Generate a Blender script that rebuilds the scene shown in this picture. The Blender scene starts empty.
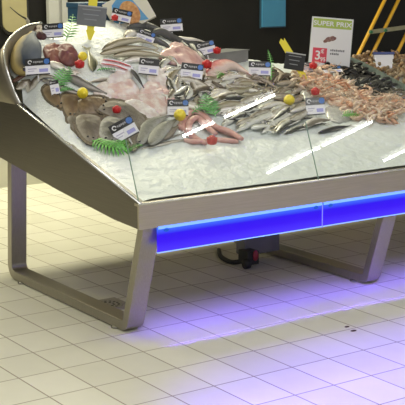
import bpy, bmesh, math, random
from mathutils import Vector, Matrix, noise
random.seed(11)
C = bpy.context.scene.collection
S = bpy.context.scene
PI = math.pi
V = Vector
# ------------------------------------------------------------------ camera
CAM = V((-2.85433, -4.67692, 1.75)); RR = V((0.824452, -0.565908, -0.005127))
UU = V((0.113405, 0.156327, 0.981173)); FF = V((0.554452, 0.809512, -0.193061))
FPX = 1220.0
cam = bpy.data.cameras.new('camera'); cam.sensor_width = 36; cam.lens = 36 * FPX / 405; cam.clip_end = 100
co = bpy.data.objects.new('camera', cam); C.objects.link(co); S.camera = co
m = Matrix((RR, UU, -FF)).transposed().to_4x4(); m.translation = CAM; co.matrix_world = m
S.view_settings.view_transform = 'Standard'; S.view_settings.look = 'None'
S.view_settings.gamma = 1; S.view_settings.exposure = 0.13; S.view_settings.use_curve_mapping = False

# ------------------------------------------------------------------ materials
MATS = {}
def mat(name, col, rough=.5, metal=0., var=.0, scale=20., bump=0., col2=None, emit=None, es=0., spec=.5, stretch=(1, 1, 1), sss=0., coat=0., bdist=.004):
    if name in MATS: return MATS[name]
    mt = bpy.data.materials.new(name); mt.use_nodes = True
    nt = mt.node_tree; b = nt.nodes['Principled BSDF']
    b.inputs['Base Color'].default_value = (*col, 1); b.inputs['Roughness'].default_value = rough
    b.inputs['Metallic'].default_value = metal; b.inputs['Specular IOR Level'].default_value = spec
    b.inputs['Coat Weight'].default_value = coat
    if sss: b.inputs['Subsurface Weight'].default_value = sss; b.inputs['Subsurface Radius'].default_value = (.02, .02, .02); b.inputs['Subsurface Scale'].default_value = .5
    if emit: b.inputs['Emission Color'].default_value = (*emit, 1); b.inputs['Emission Strength'].default_value = es
    if var or bump or col2:
        tc = nt.nodes.new('ShaderNodeTexCoord'); mp = nt.nodes.new('ShaderNodeMapping'); mp.inputs['Scale'].default_value = stretch
        nt.links.new(tc.outputs['Object'], mp.inputs['Vector'])
        nz = nt.nodes.new('ShaderNodeTexNoise'); nz.inputs['Scale'].default_value = scale; nz.inputs['Detail'].default_value = 4
        nt.links.new(mp.outputs['Vector'], nz.inputs['Vector'])
        rp = nt.nodes.new('ShaderNodeValToRGB'); rp.color_ramp.elements[0].position = .35; rp.color_ramp.elements[1].position = .65
        c2 = col2 or tuple(max(0, c * (1 - var)) for c in col)
        rp.color_ramp.elements[0].color = (*c2, 1); rp.color_ramp.elements[1].color = (*col, 1)
        nt.links.new(nz.outputs['Fac'], rp.inputs['Fac']); nt.links.new(rp.outputs['Color'], b.inputs['Base Color'])
        if bump:
            bp = nt.nodes.new('ShaderNodeBump'); bp.inputs['Strength'].default_value = bump; bp.inputs['Distance'].default_value = bdist
            nt.links.new(nz.outputs['Fac'], bp.inputs['Height']); nt.links.new(bp.outputs['Normal'], b.inputs['Normal'])
    MATS[name] = mt
    return mt

def fishmat(name, back, side, belly, rough=.28, speck=.25, sc=60., stretch=(1, 1, 1), metal=.15):
    """colour runs over the body section: uv.y 0 = belly, 1 = back"""
    if name in MATS: return MATS[name]
    mt = bpy.data.materials.new(name); mt.use_nodes = True
    nt = mt.node_tree; b = nt.nodes['Principled BSDF']; b.inputs['Roughness'].default_value = rough; b.inputs['Metallic'].default_value = metal
    uv = nt.nodes.new('ShaderNodeUVMap'); sp = nt.nodes.new('ShaderNodeSeparateXYZ'); nt.links.new(uv.outputs['UV'], sp.inputs[0])
    tc = nt.nodes.new('ShaderNodeTexCoord'); mp = nt.nodes.new('ShaderNodeMapping'); mp.inputs['Scale'].default_value = stretch
    nt.links.new(uv.outputs['UV'] if stretch != (1, 1, 1) else tc.outputs['Object'], mp.inputs['Vector'])
    nz = nt.nodes.new('ShaderNodeTexNoise'); nz.inputs['Scale'].default_value = sc; nz.inputs['Detail'].default_value = 3
    nt.links.new(mp.outputs['Vector'], nz.inputs['Vector'])
    ma = nt.nodes.new('ShaderNodeMath'); ma.operation = 'MULTIPLY_ADD'; ma.inputs[1].default_value = speck; 
    nt.links.new(nz.outputs['Fac'], ma.inputs[0])
    sb = nt.nodes.new('ShaderNodeMath'); sb.operation = 'SUBTRACT'; sb.inputs[1].default_value = speck / 2
    nt.links.new(sp.outputs['Y'], sb.inputs[0]); nt.links.new(sb.outputs[0], ma.inputs[2])
    rp = nt.nodes.new('ShaderNodeValToRGB'); e = rp.color_ramp.elements
    e[0].position = .2; e[0].color = (*belly, 1); e[1].position = .78; e[1].color = (*back, 1)
    k = e.new(.5); k.color = (*side, 1)
    nt.links.new(ma.outputs[0], rp.inputs['Fac']); nt.links.new(rp.outputs['Color'], b.inputs['Base Color'])
    MATS[name] = mt
    return mt

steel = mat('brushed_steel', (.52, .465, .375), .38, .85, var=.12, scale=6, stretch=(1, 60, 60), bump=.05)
steel_shaded = mat('brushed_steel_shaded', (.20, .178, .142), .40, .8, var=.12, scale=6, stretch=(60, 1, 60), bump=.05)  # same steel as the front panel, shade of this side put into the colour
steel_leg = mat('steel_leg', (.38, .35, .29), .36, .85, var=.1, scale=8, stretch=(30, 30, 2), bump=.04)
lipm = mat('polished_lip', (.72, .72, .70), .25, .9)
white = mat('card_white', (.80, .79, .86), .5)
black = mat('print_black', (.012, .012, .014), .4)
bluem = mat('sticker_blue', (.05, .16, .50), .4)
whitep = mat('print_white', (.75, .75, .78), .5)
redrose = mat('petal_red', (.60, .015, .02), .45, var=.35, scale=60)
yellow = mat('lemon_yellow', (.85, .68, .03), .4, var=.15, scale=80, bump=.3)
fernm = mat('fern_green', (.17, .55, .10), .45, var=.5, scale=40)
fernd = mat('parsley_green', (.17, .52, .15), .5, var=.5, scale=50)

# ------------------------------------------------------------------ object helpers
def link(name, bm, mt, parent=None, loc=None, smooth=True):
    me = bpy.data.meshes.new(name)
    bmesh.ops.recalc_face_normals(bm, faces=bm.faces[:])
    if loc is not None: bmesh.ops.translate(bm, verts=bm.verts[:], vec=-V(loc))
    bm.to_mesh(me); bm.free()
    if smooth:
        for p in me.polygons: p.use_smooth = True
    me.materials.append(mt)
    o = bpy.data.objects.new(name, me); C.objects.link(o)
    if loc is not None: o.location = loc
    if parent is not None:
        o.parent = parent
        if loc is not None: o.location = V(loc) - parent.location
    return o
def part(name, bm, mt, parent, smooth=True):
    """bm in world coordinates, parent unrotated"""
    p = parent; base = V((0, 0, 0))
    while p is not None: base = base + p.location; p = p.parent
    bmesh.ops.translate(bm, verts=bm.verts[:], vec=-base)
    return link(name, bm, mt, parent, None, smooth)
def tag(o, label, cat, group=None):
    o['label'] = label; o['category'] = cat
    if group: o['group'] = group
    return o
def empty(name, loc, label, cat, group=None):
    o = bpy.data.objects.new(name, None); o.empty_display_size = .05; C.objects.link(o); o.location = loc
    return tag(o, label, cat, group)
def struct(o): o['kind'] = 'structure'; return o
def bx(bm, lo, hi, mtx=None, bev=0.):
    lo, hi = V(lo), V(hi)
    r = bmesh.ops.create_cube(bm, size=1)
    vs = r['verts']
    for v in vs: v.co = V((lo[i] + (v.co[i] + .5) * (hi[i] - lo[i]) for i in range(3)))
    if bev:
        es = list({e for v in vs for e in v.link_edges})
        g = bmesh.ops.bevel(bm, geom=es, offset=bev, segments=2, affect='EDGES', profile=.6)
        vs = list({v for f in g['faces'] for v in f.verts} | {v for v in vs if v.is_valid})
    if mtx is not None: bmesh.ops.transform(bm, matrix=mtx, verts=vs)
    return bm
def box(lo, hi, mtx=None, bev=0.): return bx(bmesh.new(), lo, hi, mtx, bev)
def prism(bm, poly, axis, a, b):
    """poly: 2D points in the plane normal to axis, extruded from a to b"""
    def P(p, t):
        return V((t, p[0], p[1])) if axis == 0 else V((p[0], t, p[1])) if axis == 1 else V((p[0], p[1], t))
    A = [bm.verts.new(P(p, a)) for p in poly]; B = [bm.verts.new(P(p, b)) for p in poly]
    bm.faces.new(A); bm.faces.new(B[::-1]); n = len(poly)
    for i in range(n): bm.faces.new((A[i], B[i], B[(i + 1) % n], A[(i + 1) % n]))
    return bm
def tube(bm, pts, r, n=8, cap=True, flat=1.0, up=V((0, 0, 1))):
    rings = []
    for i, p in enumerate(pts):
        p = V(p); t = (V(pts[min(i + 1, len(pts) - 1)]) - V(pts[max(i - 1, 0)])).normalized()
        s = t.cross(up); s = s.normalized() if s.length > 1e-4 else V((1, 0, 0)); w = s.cross(t)
        rr = r[i] if isinstance(r, (list, tuple)) else r
        rings.append([bm.verts.new(p + s * rr * math.cos(2 * PI * k / n) + w * rr * flat * math.sin(2 * PI * k / n)) for k in range(n)])
    for a, b in zip(rings, rings[1:]):
        for k in range(n): bm.faces.new((a[k], a[(k + 1) % n], b[(k + 1) % n], b[k]))
    if cap: bm.faces.new(rings[0][::-1]); bm.faces.new(rings[-1])
    return bm
def ellipsoid(bm, c, r, mtx=None, u=12, v=8):
    g = bmesh.ops.create_uvsphere(bm, u_segments=u, v_segments=v, radius=1)
    for w in g['verts']: w.co = V((w.co[i] * r[i] for i in range(3)))
    if mtx is not None: bmesh.ops.transform(bm, matrix=mtx, verts=g['verts'])
    bmesh.ops.translate(bm, verts=g['verts'], vec=V(c))
    return bm
def lathe(bm, prof, n=20, mtx=None):
    rings = [[bm.verts.new(V((r * math.cos(2 * PI * k / n), r * math.sin(2 * PI * k / n), z))) for k in range(n)] for r, z in prof]
    for a, b in zip(rings, rings[1:]):
        for k in range(n): bm.faces.new((a[k], a[(k + 1) % n], b[(k + 1) % n], b[k]))
    bm.faces.new(rings[0][::-1]); bm.faces.new(rings[-1])
    if mtx is not None: bmesh.ops.transform(bm, matrix=mtx, verts=[v for r in rings for v in r])
    return bm
def spline(pts, n):
    P = [V(p) for p in pts]
    if len(P) == 2: return [P[0].lerp(P[1], i / (n - 1)) for i in range(n)]
    P = [P[0] * 2 - P[1]] + P + [P[-1] * 2 - P[-2]]; out = []; L = len(P) - 3
    for i in range(n):
        t = i / (n - 1) * L; k = min(int(t), L - 1); f = t - k; a, b, c, d = P[k:k + 4]
        out.append(.5 * ((2 * b) + (c - a) * f + (2 * a - 5 * b + 4 * c - d) * f * f + (3 * b - a - 3 * c + d) * f ** 3))
    return out
def closed(pts, n):
    P = [V(p) for p in pts]; L = len(P); out = []
    for i in range(n):
        t = i / n * L; k = int(t); f = t - k; a, b, c, d = P[(k - 1) % L], P[k % L], P[(k + 1) % L], P[(k + 2) % L]
        out.append(.5 * ((2 * b) + (c - a) * f + (2 * a - 5 * b + 4 * c - d) * f * f + (3 * b - a - 3 * c + d) * f ** 3))
    return out

# ------------------------------------------------------------------ the ice surface
XE = 3.32                     # right end of the counter
def interp(t, tab):
    if t <= tab[0][0]: return tab[0][1]
    for (a, p), (b, q) in zip(tab, tab[1:]):
        if t <= b: f = (t - a) / (b - a); f = f * f * (3 - 2 * f); return p + (q - p) * f
    return tab[-1][1]
BACK = [(0, .12), (.2, .25), (.45, .27), (.8, .28), (1.07, .22), (1.4, .10), (1.8, .0), (2.2, -.05), (3.3, -.07)]
def H(x, y):
    y = max(0, min(y, 1.9)); x = max(0, min(x, XE))
    base = .6345 + .285 * y
    t = max(0, min(1, (y - .55) / 1.0)); t = t * t * (3 - 2 * t)
    edge = min(1, x / .14); edge = edge * edge * (3 - 2 * edge)
    yb = 1.45 + .62 * x if x < .45 else 1.73
    dr = max(0, min(1, (y - yb) / .10)); dr = dr * dr * (3 - 2 * dr)
    return base - .55 * dr + t * interp(x, BACK) * (edge if y < 1.25 else 1) + .012 * edge
def Hn(x, y):
    e = .03
    return V((H(x - e, y) - H(x + e, y), H(x, y - e) - H(x, y + e), 2 * e)).normalized()
def at(u, v, lift=0.):
    """where the sight line through a photo point meets the ice"""
    d = FF + RR * ((u - 202.5) / FPX) - UU * ((v - 202.5) / FPX)
    t = 4.2; p = CAM + d * t
    while t < 8.5:
        q = CAM + d * t
        if q.y > 1.66 or (q.z < H(q.x, q.y) + lift and q.y > -.02): 
            lo, hi = t - .02, t
            if q.y <= 1.66:
                for _ in range(8):
                    mid = (lo + hi) / 2; q = CAM + d * mid
                    if q.z < H(q.x, q.y) + lift: hi = mid
                    else: lo = mid
            return CAM + d * hi
        t += .02
    return CAM + d * t
def px(p): return FPX / ((p - CAM).dot(FF))      # pixels per metre there
def on_plane_y(u, v, y):
    d = FF + RR * ((u - 202.5) / FPX) - UU * ((v - 202.5) / FPX); return CAM + d * ((y - CAM.y) / d.y)

# ------------------------------------------------------------------ setting
def floor_mat():
    mt = bpy.data.materials.new('floor_tiles'); mt.use_nodes = True; nt = mt.node_tree; b = nt.nodes['Principled BSDF']
    tc = nt.nodes.new('ShaderNodeTexCoord'); sp = nt.nodes.new('ShaderNodeSeparateXYZ'); nt.links.new(tc.outputs['Object'], sp.inputs[0])
    TX, TY, OX, OY = .20943, .28272, -.68242, -.38400
    def M(op, a, b_=None, c=None):
        n = nt.nodes.new('ShaderNodeMath'); n.operation = op
        for i, x in enumerate((a, b_, c)):
            if x is None: continue
            if isinstance(x, (int, float)): n.inputs[i].default_value = x
            else: nt.links.new(x, n.inputs[i])
        return n.outputs[0]
    ux = M('MULTIPLY_ADD', sp.outputs['X'], 1 / TX, 100 - OX / TX); uy = M('MULTIPLY_ADD', sp.outputs['Y'], 1 / TY, 100 - OY / TY)
    fx = M('FRACT', ux); fy = M('FRACT', uy)
    dx = M('MULTIPLY', M('MINIMUM', fx, M('SUBTRACT', 1, fx)), TX); dy = M('MULTIPLY', M('MINIMUM', fy, M('SUBTRACT', 1, fy)), TY)
    d = M('MINIMUM', dx, dy)
    g = nt.nodes.new('ShaderNodeMapRange'); g.inputs['From Min'].default_value = .0018; g.inputs['From Max'].default_value = .0042; nt.links.new(d, g.inputs['Value'])
    cb = nt.nodes.new('ShaderNodeCombineXYZ'); nt.links.new(M('FLOOR', ux), cb.inputs[0]); nt.links.new(M('FLOOR', uy), cb.inputs[1])
    wn = nt.nodes.new('ShaderNodeTexWhiteNoise'); nt.links.new(cb.outputs[0], wn.inputs['Vector'])
    nz = nt.nodes.new('ShaderNodeTexNoise'); nz.inputs['Scale'].default_value = 7; nz.inputs['Detail'].default_value = 5; nt.links.new(tc.outputs['Object'], nz.inputs['Vector'])
    k = M('ADD', M('MULTIPLY', wn.outputs['Value'], .55), M('MULTIPLY', nz.outputs['Fac'], .6))
    tr = nt.nodes.new('ShaderNodeValToRGB'); tr.color_ramp.elements[0].color = (.62, .605, .50, 1); tr.color_ramp.elements[1].color = (.755, .74, .635, 1); nt.links.new(k, tr.inputs['Fac'])
    mx = nt.nodes.new('ShaderNodeMixRGB'); mx.inputs['Color1'].default_value = (.30, .25, .19, 1)
    nt.links.new(g.outputs[0], mx.inputs['Fac']); nt.links.new(tr.outputs['Color'], mx.inputs['Color2']); nt.links.new(mx.outputs['Color'], b.inputs['Base Color'])
    rr = nt.nodes.new('ShaderNodeMapRange'); rr.inputs['To Min'].default_value = .8; rr.inputs['To Max'].default_value = .32; nt.links.new(g.outputs[0], rr.inputs['Value']); nt.links.new(rr.outputs[0], b.inputs['Roughness'])
    bp = nt.nodes.new('ShaderNodeBump'); bp.inputs['Distance'].default_value = .002; bp.inputs['Strength'].default_value = .6
    nt.links.new(g.outputs[0], bp.inputs['Height']); nt.links.new(bp.outputs['Normal'], b.inputs['Normal'])
    return mt
fl = struct(link('floor', box((-6, -8, -.05), (10, 4.3, 0)), floor_mat(), smooth=False))
wallm = mat('wall_black', (.009, .0085, .008), .6, var=.3, scale=3, spec=.25)
struct(link('wall_back', box((-6, 4.12, 0), (10, 4.3, 3.2)), wallm, smooth=False))
struct(link('baseboard_back', box((-6, 4.09, 0), (10, 4.12, .27)), mat('plinth_pale', (.55, .54, .44), .5, var=.1, scale=4), smooth=False))
struct(link('ceiling', box((-6, -8, 3.2), (10, 4.3, 3.3)), mat('ceiling_white', (.75, .75, .72), .8, var=.05, scale=5), smooth=False))
# pale grey post by the wall
bm = bmesh.new()
xa, xb, xc, xd = (on_plane_y(u, 10, 4.04).x for u in (49, 59.5, 62.5, 68)); bx(bm, (xa, 4.04, 0), (xb, 4.09, 3.2), bev=.006); bx(bm, (xc, 4.04, 0), (xd, 4.09, 3.2), bev=.006); bx(bm, (xb - .01, 4.06, 0), (xc + .01, 4.09, 3.2))
struct(link('trim_1', bm, mat('post_grey', (.36, .36, .35), .5, var=.1, scale=5), smooth=False))

# beige rounded panel
def rrect(w, h, r, n=6):
    o = []
    for cx, cy, a in ((w - r, h - r, 0), (-w + r, h - r, 90), (-w + r, -h + r, 180), (w - r, -h + r, 270)):
        for i in range(n + 1): t = math.radians(a + 90 * i / n); o.append((cx + r * math.cos(t), cy + r * math.sin(t)))
    return o
pe = empty('wall_panel', (1.36, 4.07, 1.23), 'beige rounded panel in a black frame on the dark back wall', 'panel')
out = rrect(.103, .30, .075); ox, oz = on_plane_y(14.5, 0, 4.07).x, 1.525
part('frame', prism(bmesh.new(), [(ox + .01 + p[0] * 1.12, oz + p[1] * 1.08) for p in out], 1, 4.085, 4.12), mat('frame_black', (.02, .02, .018), .5), pe, False)
part('panel_face', prism(bmesh.new(), [(ox + p[0], oz + p[1]) for p in out], 1, 4.07, 4.085), mat('panel_beige', (.30, .265, .14), .5, var=.12, scale=8), pe, False)
# flat blue sign
be = empty('blue_sign', (3.9, 4.07, 1.19), 'plain blue rectangular sign on the black back wall', 'sign')
part('sign_face', box((on_plane_y(262, 10, 4.1).x, 4.095, 1.18), (on_plane_y(285.5, 10, 4.1).x, 4.11, 1.9), bev=.004), mat('sign_blue', (.045, .21, .38), .5, var=.08, scale=6), be, False)
part('sign_frame', box((on_plane_y(261, 10, 4.1).x, 4.108, 1.17), (on_plane_y(286.5, 10, 4.1).x, 4.12, 1.91)), mat('frame_dark_blue', (.02, .06, .10), .5), be, False)

# yellow ladder
le = empty('ladder', on_plane_y(356, 59, 3.6) * 1 - V((0, 0, on_plane_y(356, 59, 3.6).z)), 'yellow ladder with a pale crossbar leaning by the dark wall at right', 'ladder')
ladm = mat('ladder_yellow', (.80, .44, .03), .4, var=.12, scale=10)
for (ua, va, ub, vb) in ((384.8, 0, 356, 59), (398.5, 0, 370, 58.5), (423, 0, 394.5, 58.5)):
    a = on_plane_y(ua, va, 3.6); b = on_plane_y(ub, vb, 3.6); d = (a - b) / (a.z - b.z)
    lo = b - d * b.z; hi = lo + d * 2.2
    bm = bmesh.new(); tube(bm, [lo, hi], .017, 10); part('rail', bm, ladm, le)
a = on_plane_y(368, 32, 3.6); b = on_plane_y(425, 24.5, 3.6)
part('crossbar', prism(bmesh.new(), [(a.x, a.z - .018), (b.x, b.z - .018), (b.x, b.z + .018), (a.x, a.z + .018)], 1, 3.578, 3.59), mat('crossbar_pale', (.36, .34, .22), .5, var=.2, scale=12), le, False)
for u, v in ((369.5, 32), (384, 30.3)):
    p = on_plane_y(u, v, 3.6); bm = bmesh.new(); ellipsoid(bm, p + V((0, -.02, 0)), (.022, .016, .015)); part('clip', bm, mat('clip_green', (.03, .16, .08), .4), le)

# ------------------------------------------------------------------ counter
T = empty('display_counter', (0, 0, 0), 'long stainless steel fish counter on bent legs with blue lit front panels', 'counter')
bm = prism(bmesh.new(), [(-.002, .537), (-.002, .650), (.003, .657), (.036, .657), (.036, .645), (.01, .645), (.01, .537)], 0, -.006, XE + .006)
part('front_panel', bm, steel, T, False)
bm = bmesh.new(); tube(bm, [(-.004, .003, .655), (XE, .003, .655)], .0055, 8); part('rim', bm, lipm, T)
side = [(0, .538), (.225, .547), (.786, .604), (1.49, .690), (1.95, .745), (1.95, .997), (1.233, .997), (.01, .657), (0, .655)]
part('side_panel', prism(bmesh.new(), side, 0, -.004, .010), steel_shaded, T, False)
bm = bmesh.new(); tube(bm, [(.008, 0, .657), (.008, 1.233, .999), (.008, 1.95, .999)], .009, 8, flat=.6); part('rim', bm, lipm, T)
part('side_panel', prism(bmesh.new(), side, 0, XE - .01, XE + .004), steel_shaded, T, False)
part('base_plate', prism(bmesh.new(), [(.014, .5415), (1.935, .72), (1.935, .732), (.014, .554)], 0, .012, XE - .012), steel, T, False)
part('back_panel', box((0, 1.94, .73), (XE, 1.96, 1.0)), steel, T, False)
gut = mat('gutter_steel', (.22, .21, .19), .4, .8)
part('gutter', prism(bmesh.new(), [(.012, .640), (1.235, .980), (1.235, .972), (.012, .632)], 0, .010, .060), gut, T, False)
part('gutter', prism(bmesh.new(), [(.012, .630), (.10, .640), (.10, .634), (.012, .624)], 0, .010, XE - .01), gut, T, False)
# raised wall of the rounded left end
arc = [(18.5, 106), (14.5, 98), (9, 84), (4.5, 70), (2.6, 58), (4, 48), (9, 40), (17, 33), (27, 27.5), (40, 25)]
ys = [1.235, 1.26, 1.30, 1.34, 1.39, 1.44, 1.50, 1.56, 1.62, 1.70]
top = [on_plane_y(u, v, y) for (u, v), y in zip(arc, ys)]
top = spline(top, 40)
bot = [V((-.002, 1.235 + (1.93 - 1.235) * i / 39, .998)) for i in range(40)]
bm = bmesh.new(); R0 = []
for i in range(40):
    row = []
    for k in range(9):
        t = k / 8; p = bot[i].lerp(top[i], t); p.x -= .05 * math.sin(PI * t) * (i / 39)
        row.append(bm.verts.new(p))
    q = top[i] + V((.03, .005, -.004)); row.append(bm.verts.new(q)); row.append(bm.verts.new(q + V((.01, 0, -.06))))
    R0.append(row)
for a, b in zip(R0, R0[1:]):
    for k in range(10): bm.faces.new((a[k], a[k + 1], b[k + 1], b[k]))
bmesh.ops.remove_doubles(bm, verts=bm.verts[:], dist=.0004)
part('end_wall', bm, mat('end_wall_steel', (.30, .265, .21), .45, .8, var=.15, scale=12, bump=.05), T)
bm = bmesh.new(); tube(bm, [p + V((.01, 0, .003)) for p in top], .007, 8); part('end_wall_rim', bm, lipm, T)
# leg frames : one bent flat bar each
def leg_frame(x0):
    w = .096; z0 = -.004
    outer = [(-.035, .545)] + [(-.035 + (.17 + .035 - .02) * 0 + 0, .545)]
    cl = []                                              # centre line in (y, z)
    A = (.035, .552); B = (.203, z0 + .024); D = (1.462, z0 + .024); E_ = (1.415, .70)
    cl.append(A)
    for i in range(7):
        f = i / 6; p0 = (B[0] - .0085, B[1] + .028); p2 = (B[0] + .03, B[1])
        cl.append(tuple((1 - f) ** 2 * p0[j] + 2 * f * (1 - f) * B[j] + f * f * p2[j] for j in (0, 1)))
    for i in range(7):
        f = i / 6; p0 = (D[0] - .06, D[1]); p2 = (D[0], D[1] + .06)
        cl.append(tuple((1 - f) ** 2 * p0[j] + 2 * f * (1 - f) * D[j] + f * f * p2[j] for j in (0, 1)))
    cl.append(E_)
    h = .024; bm = bmesh.new(); rings = []
    for i, p in enumerate(cl):
        a = cl[max(0, i - 1)]; b = cl[min(len(cl) - 1, i + 1)]; t = V((b[0] - a[0], b[1] - a[1])).normalized(); n = V((-t.y, t.x))
        i_, o_ = (p[0] + n.x * h, p[1] + n.y * h), (p[0] - n.x * h, p[1] - n.y * h)
        rings.append([bm.verts.new((x0, *i_)), bm.verts.new((x0 + w, *i_)), bm.verts.new((x0 + w, *o_)), bm.verts.new((x0, *o_))])
    for a, b in zip(rings, rings[1:]):
        for k in range(4): bm.faces.new((a[k], a[(k + 1) % 4], b[(k + 1) % 4], b[k]))
    bm.faces.new(rings[0]); bm.faces.new(rings[-1][::-1])
    lf = part('leg_frame', bm, steel_leg, T, False)
    bv = lf.modifiers.new('bevel', 'BEVEL'); bv.width = .004; bv.segments = 2; bv.limit_method = 'ANGLE'; bv.angle_limit = 1.0
    for yy in (.30, 1.33):
        bm = bmesh.new(); lathe(bm, [(.024, 0), (.024, .006), (.012, .009), (.008, .010), (.008, .011)], 14, Matrix.Translation((x0 + .010, yy, -.0095)))
        part('adjustable_foot', bm, mat('foot_steel', (.25, .24, .22), .35, .8), lf)
for x in (.027, 1.567, 3.147): leg_frame(x)
# blue panels under the front rim
acr = mat('acrylic_blue', (.005, .002, .05), .35, emit=(.04, .005, 1.0), es=.92, spec=.2)
nt = acr.node_tree; tc = nt.nodes.new('ShaderNodeTexCoord'); sp = nt.nodes.new('ShaderNodeSeparateXYZ'); nt.links.new(tc.outputs['Generated'], sp.inputs[0])
rp = nt.nodes.new('ShaderNodeValToRGB'); e = rp.color_ramp.elements      # the edge lit sheet glows most next to its strip
e[0].position = 0; e[0].color = (.075, .035, 1, 1); e[1].position = .97; e[1].color = (.06, .22, 1, 1); k = e.new(.4); k.color = (.04, .004, .90, 1); k = e.new(.66); k.color = (.028, .003, .88, 1)
nt.links.new(sp.outputs['Z'], rp.inputs['Fac']); nt.links.new(rp.outputs['Color'], nt.nodes['Principled BSDF'].inputs['Emission Color'])
ledm = mat('led_strip', (.2, .3, 1), .4, emit=(.10, .27, 1.0), es=1.25)
edgem = mat('acrylic_edge', (.2, .3, 1), .3, emit=(.20, .40, 1.0), es=1.2)
capm = mat('led_clip', (.0, .05, .25), .4, emit=(.0, .06, .5), es=.8)
for x0, x1 in ((.095, 1.086), (1.092, 2.096), (2.102, 3.11)):
    lp = part('light_panel', box((x0, .000, .416), (x1, .008, .5405), bev=.002), acr, T, False)
    part('light_strip', box((x0 + .004, -.006, .5270), (x1 - .004, .000, .5405)), ledm, lp, False)
    part('panel_edge', box((x0, -.003, .4135), (x1, .009, .4175)), edgem, lp, False)
    part('panel_edge', box((x1 - .001, -.003, .411), (x1 + .004, .009, .53)), mat('acrylic_joint', (.2, .3, 1), .3, emit=(.10, .06, 1.0), es=1.1), lp, False)
    for xc in (x0 + .045, x1 - .045):
        bm = bmesh.new(); ellipsoid(bm, (xc, -.008, .521), (.016, .005, .009)); part('clip', bm, capm, lp)
    for nm, yy, zz, rot, sp, e in (('lamp_down', .02, .404, -.34, 74, 1.5), ('lamp_edge', .003, .397, .235, 14, .30), ('lamp_front', -.015, .50, math.radians(83), 108, 7.5)):
        L = bpy.data.lights.new(nm, 'AREA'); L.shape = 'RECTANGLE'; L.size = x1 - x0; L.size_y = .012; L.color = (.19, .11, 1); L.energy = e; L.spread = math.radians(sp)
        lo = bpy.data.objects.new(nm, L); C.objects.link(lo); lo.parent = lp; lo.location = ((x0 + x1) / 2, yy, zz); lo.rotation_euler = (-rot, 0, 0)
# front glass
gm = bpy.data.materials.new('clear_glass'); gm.use_nodes = True; nt = gm.node_tree; nt.nodes.remove(nt.nodes['Principled BSDF'])
tr = nt.nodes.new('ShaderNodeBsdfTransparent'); tr.inputs['Color'].default_value = (.975, .985, .975, 1)
gl = nt.nodes.new('ShaderNodeBsdfGlossy'); gl.inputs['Roughness'].default_value = .004; geo = nt.nodes.new('ShaderNodeNewGeometry'); dt = nt.nodes.new('ShaderNodeVectorMath'); dt.operation = 'DOT_PRODUCT'
nt.links.new(geo.outputs['Normal'], dt.inputs[0]); nt.links.new(geo.outputs['Incoming'], dt.inputs[1])
def gmath(op, a, b_):
    n = nt.nodes.new('ShaderNodeMath'); n.operation = op
    for i, x in enumerate((a, b_)):
        if isinstance(x, (int, float)): n.inputs[i].default_value = x
        else: nt.links.new(x, n.inputs[i])
    return n.outputs[0]
fz = gmath('ADD', gmath('MULTIPLY', gmath('POWER', gmath('SUBTRACT', 1, gmath('ABSOLUTE', dt.outputs['Value'], 0)), 5), .96), .04)
mx = nt.nodes.new('ShaderNodeMixShader'); nt.links.new(fz, mx.inputs[0]); nt.links.new(tr.outputs[0], mx.inputs[1]); nt.links.new(gl.outputs[0], mx.inputs[2])
nt.links.new(mx.outputs[0], nt.nodes['Material Output'].inputs[0])
edge_g = mat('glass_edge', (.20, .30, .24), .2)
GZ0, GZ1, K = .648, 1.135, .385
for x0, x1 in ((.010, 1.072), (1.078, 2.072), (2.078, XE - .02)):
    g0 = .03 + K * (GZ0 - .68); g1 = .03 + K * (GZ1 - .68)
    bm = bmesh.new(); q = [bm.verts.new(p) for p in ((x0, g0, GZ0), (x1, g0, GZ0), (x1, g1, GZ1), (x0, g1, GZ1))]; bm.faces.new(q)
    gp = part('glass_pane', bm, gm, T, False)
    gp['label'] = 'clear glass pane along the counter front'
    sm = gp.modifiers.new('thick', 'SOLIDIFY'); sm.thickness = .004
    zt = .94
    part('pane_edge', prism(bmesh.new(), [(g0 - .003, GZ0), (g0 + .003, GZ0), (.033 + K * (zt - .68), zt), (.027 + K * (zt - .68), zt)], 0, x0 - .002, x0 + .001), edge_g, gp, False)

# ------------------------------------------------------------------ ice
def ice_mat():
    mt = mat('crushed_ice', (.74, .785, .79), .35, var=.07, scale=120, bump=.5, bdist=.005)
    nt = mt.node_tree; b = nt.nodes['Principled BSDF']; b.inputs['Subsurface Weight'].default_value = .15; b.inputs['Subsurface Radius'].default_value = (.03, .03, .03); b.inputs['Subsurface Scale'].default_value = .4
    vo = nt.nodes.new('ShaderNodeTexVoronoi'); vo.inputs['Scale'].default_value = 75
    tc = next(n for n in nt.nodes if n.type == 'TEX_COORD'); nt.links.new(tc.outputs['Object'], vo.inputs['Vector'])
    b2 = nt.nodes.new('ShaderNodeBump'); b2.inputs['Strength'].default_value = .35; b2.inputs['Distance'].default_value = .005
    b1 = next(n for n in nt.nodes if n.type == 'BUMP'); nt.links.new(vo.outputs['Distance'], b2.inputs['Height']); nt.links.new(b1.outputs['Normal'], b2.inputs['Normal']); nt.links.new(b2.outputs['Normal'], b.inputs['Normal'])
    return mt
bm = bmesh.new(); NX, NY = 300, 160; g = []
for i in range(NX + 1):
    r = []
    for j in range(NY + 1):
        x = .042 + (XE - .084) * i / NX; y = .078 + 1.72 * j / NY
        p = V((x * 26, y * 26, 3)); n1 = noise.noise(p) * .005 + noise.noise(p * 2.6) * .0035 + noise.noise(p * .3) * .006
        f = min(1, (y - .078) / .05) * min(1, (x - .04) / .05)
        r.append(bm.verts.new((x, y, H(x, y) + n1 * (.3 + .7 * f))))
    g.append(r)
for i in range(NX):
    for j in range(NY): bm.faces.new((g[i][j], g[i + 1][j], g[i + 1][j + 1], g[i][j + 1]))
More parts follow.
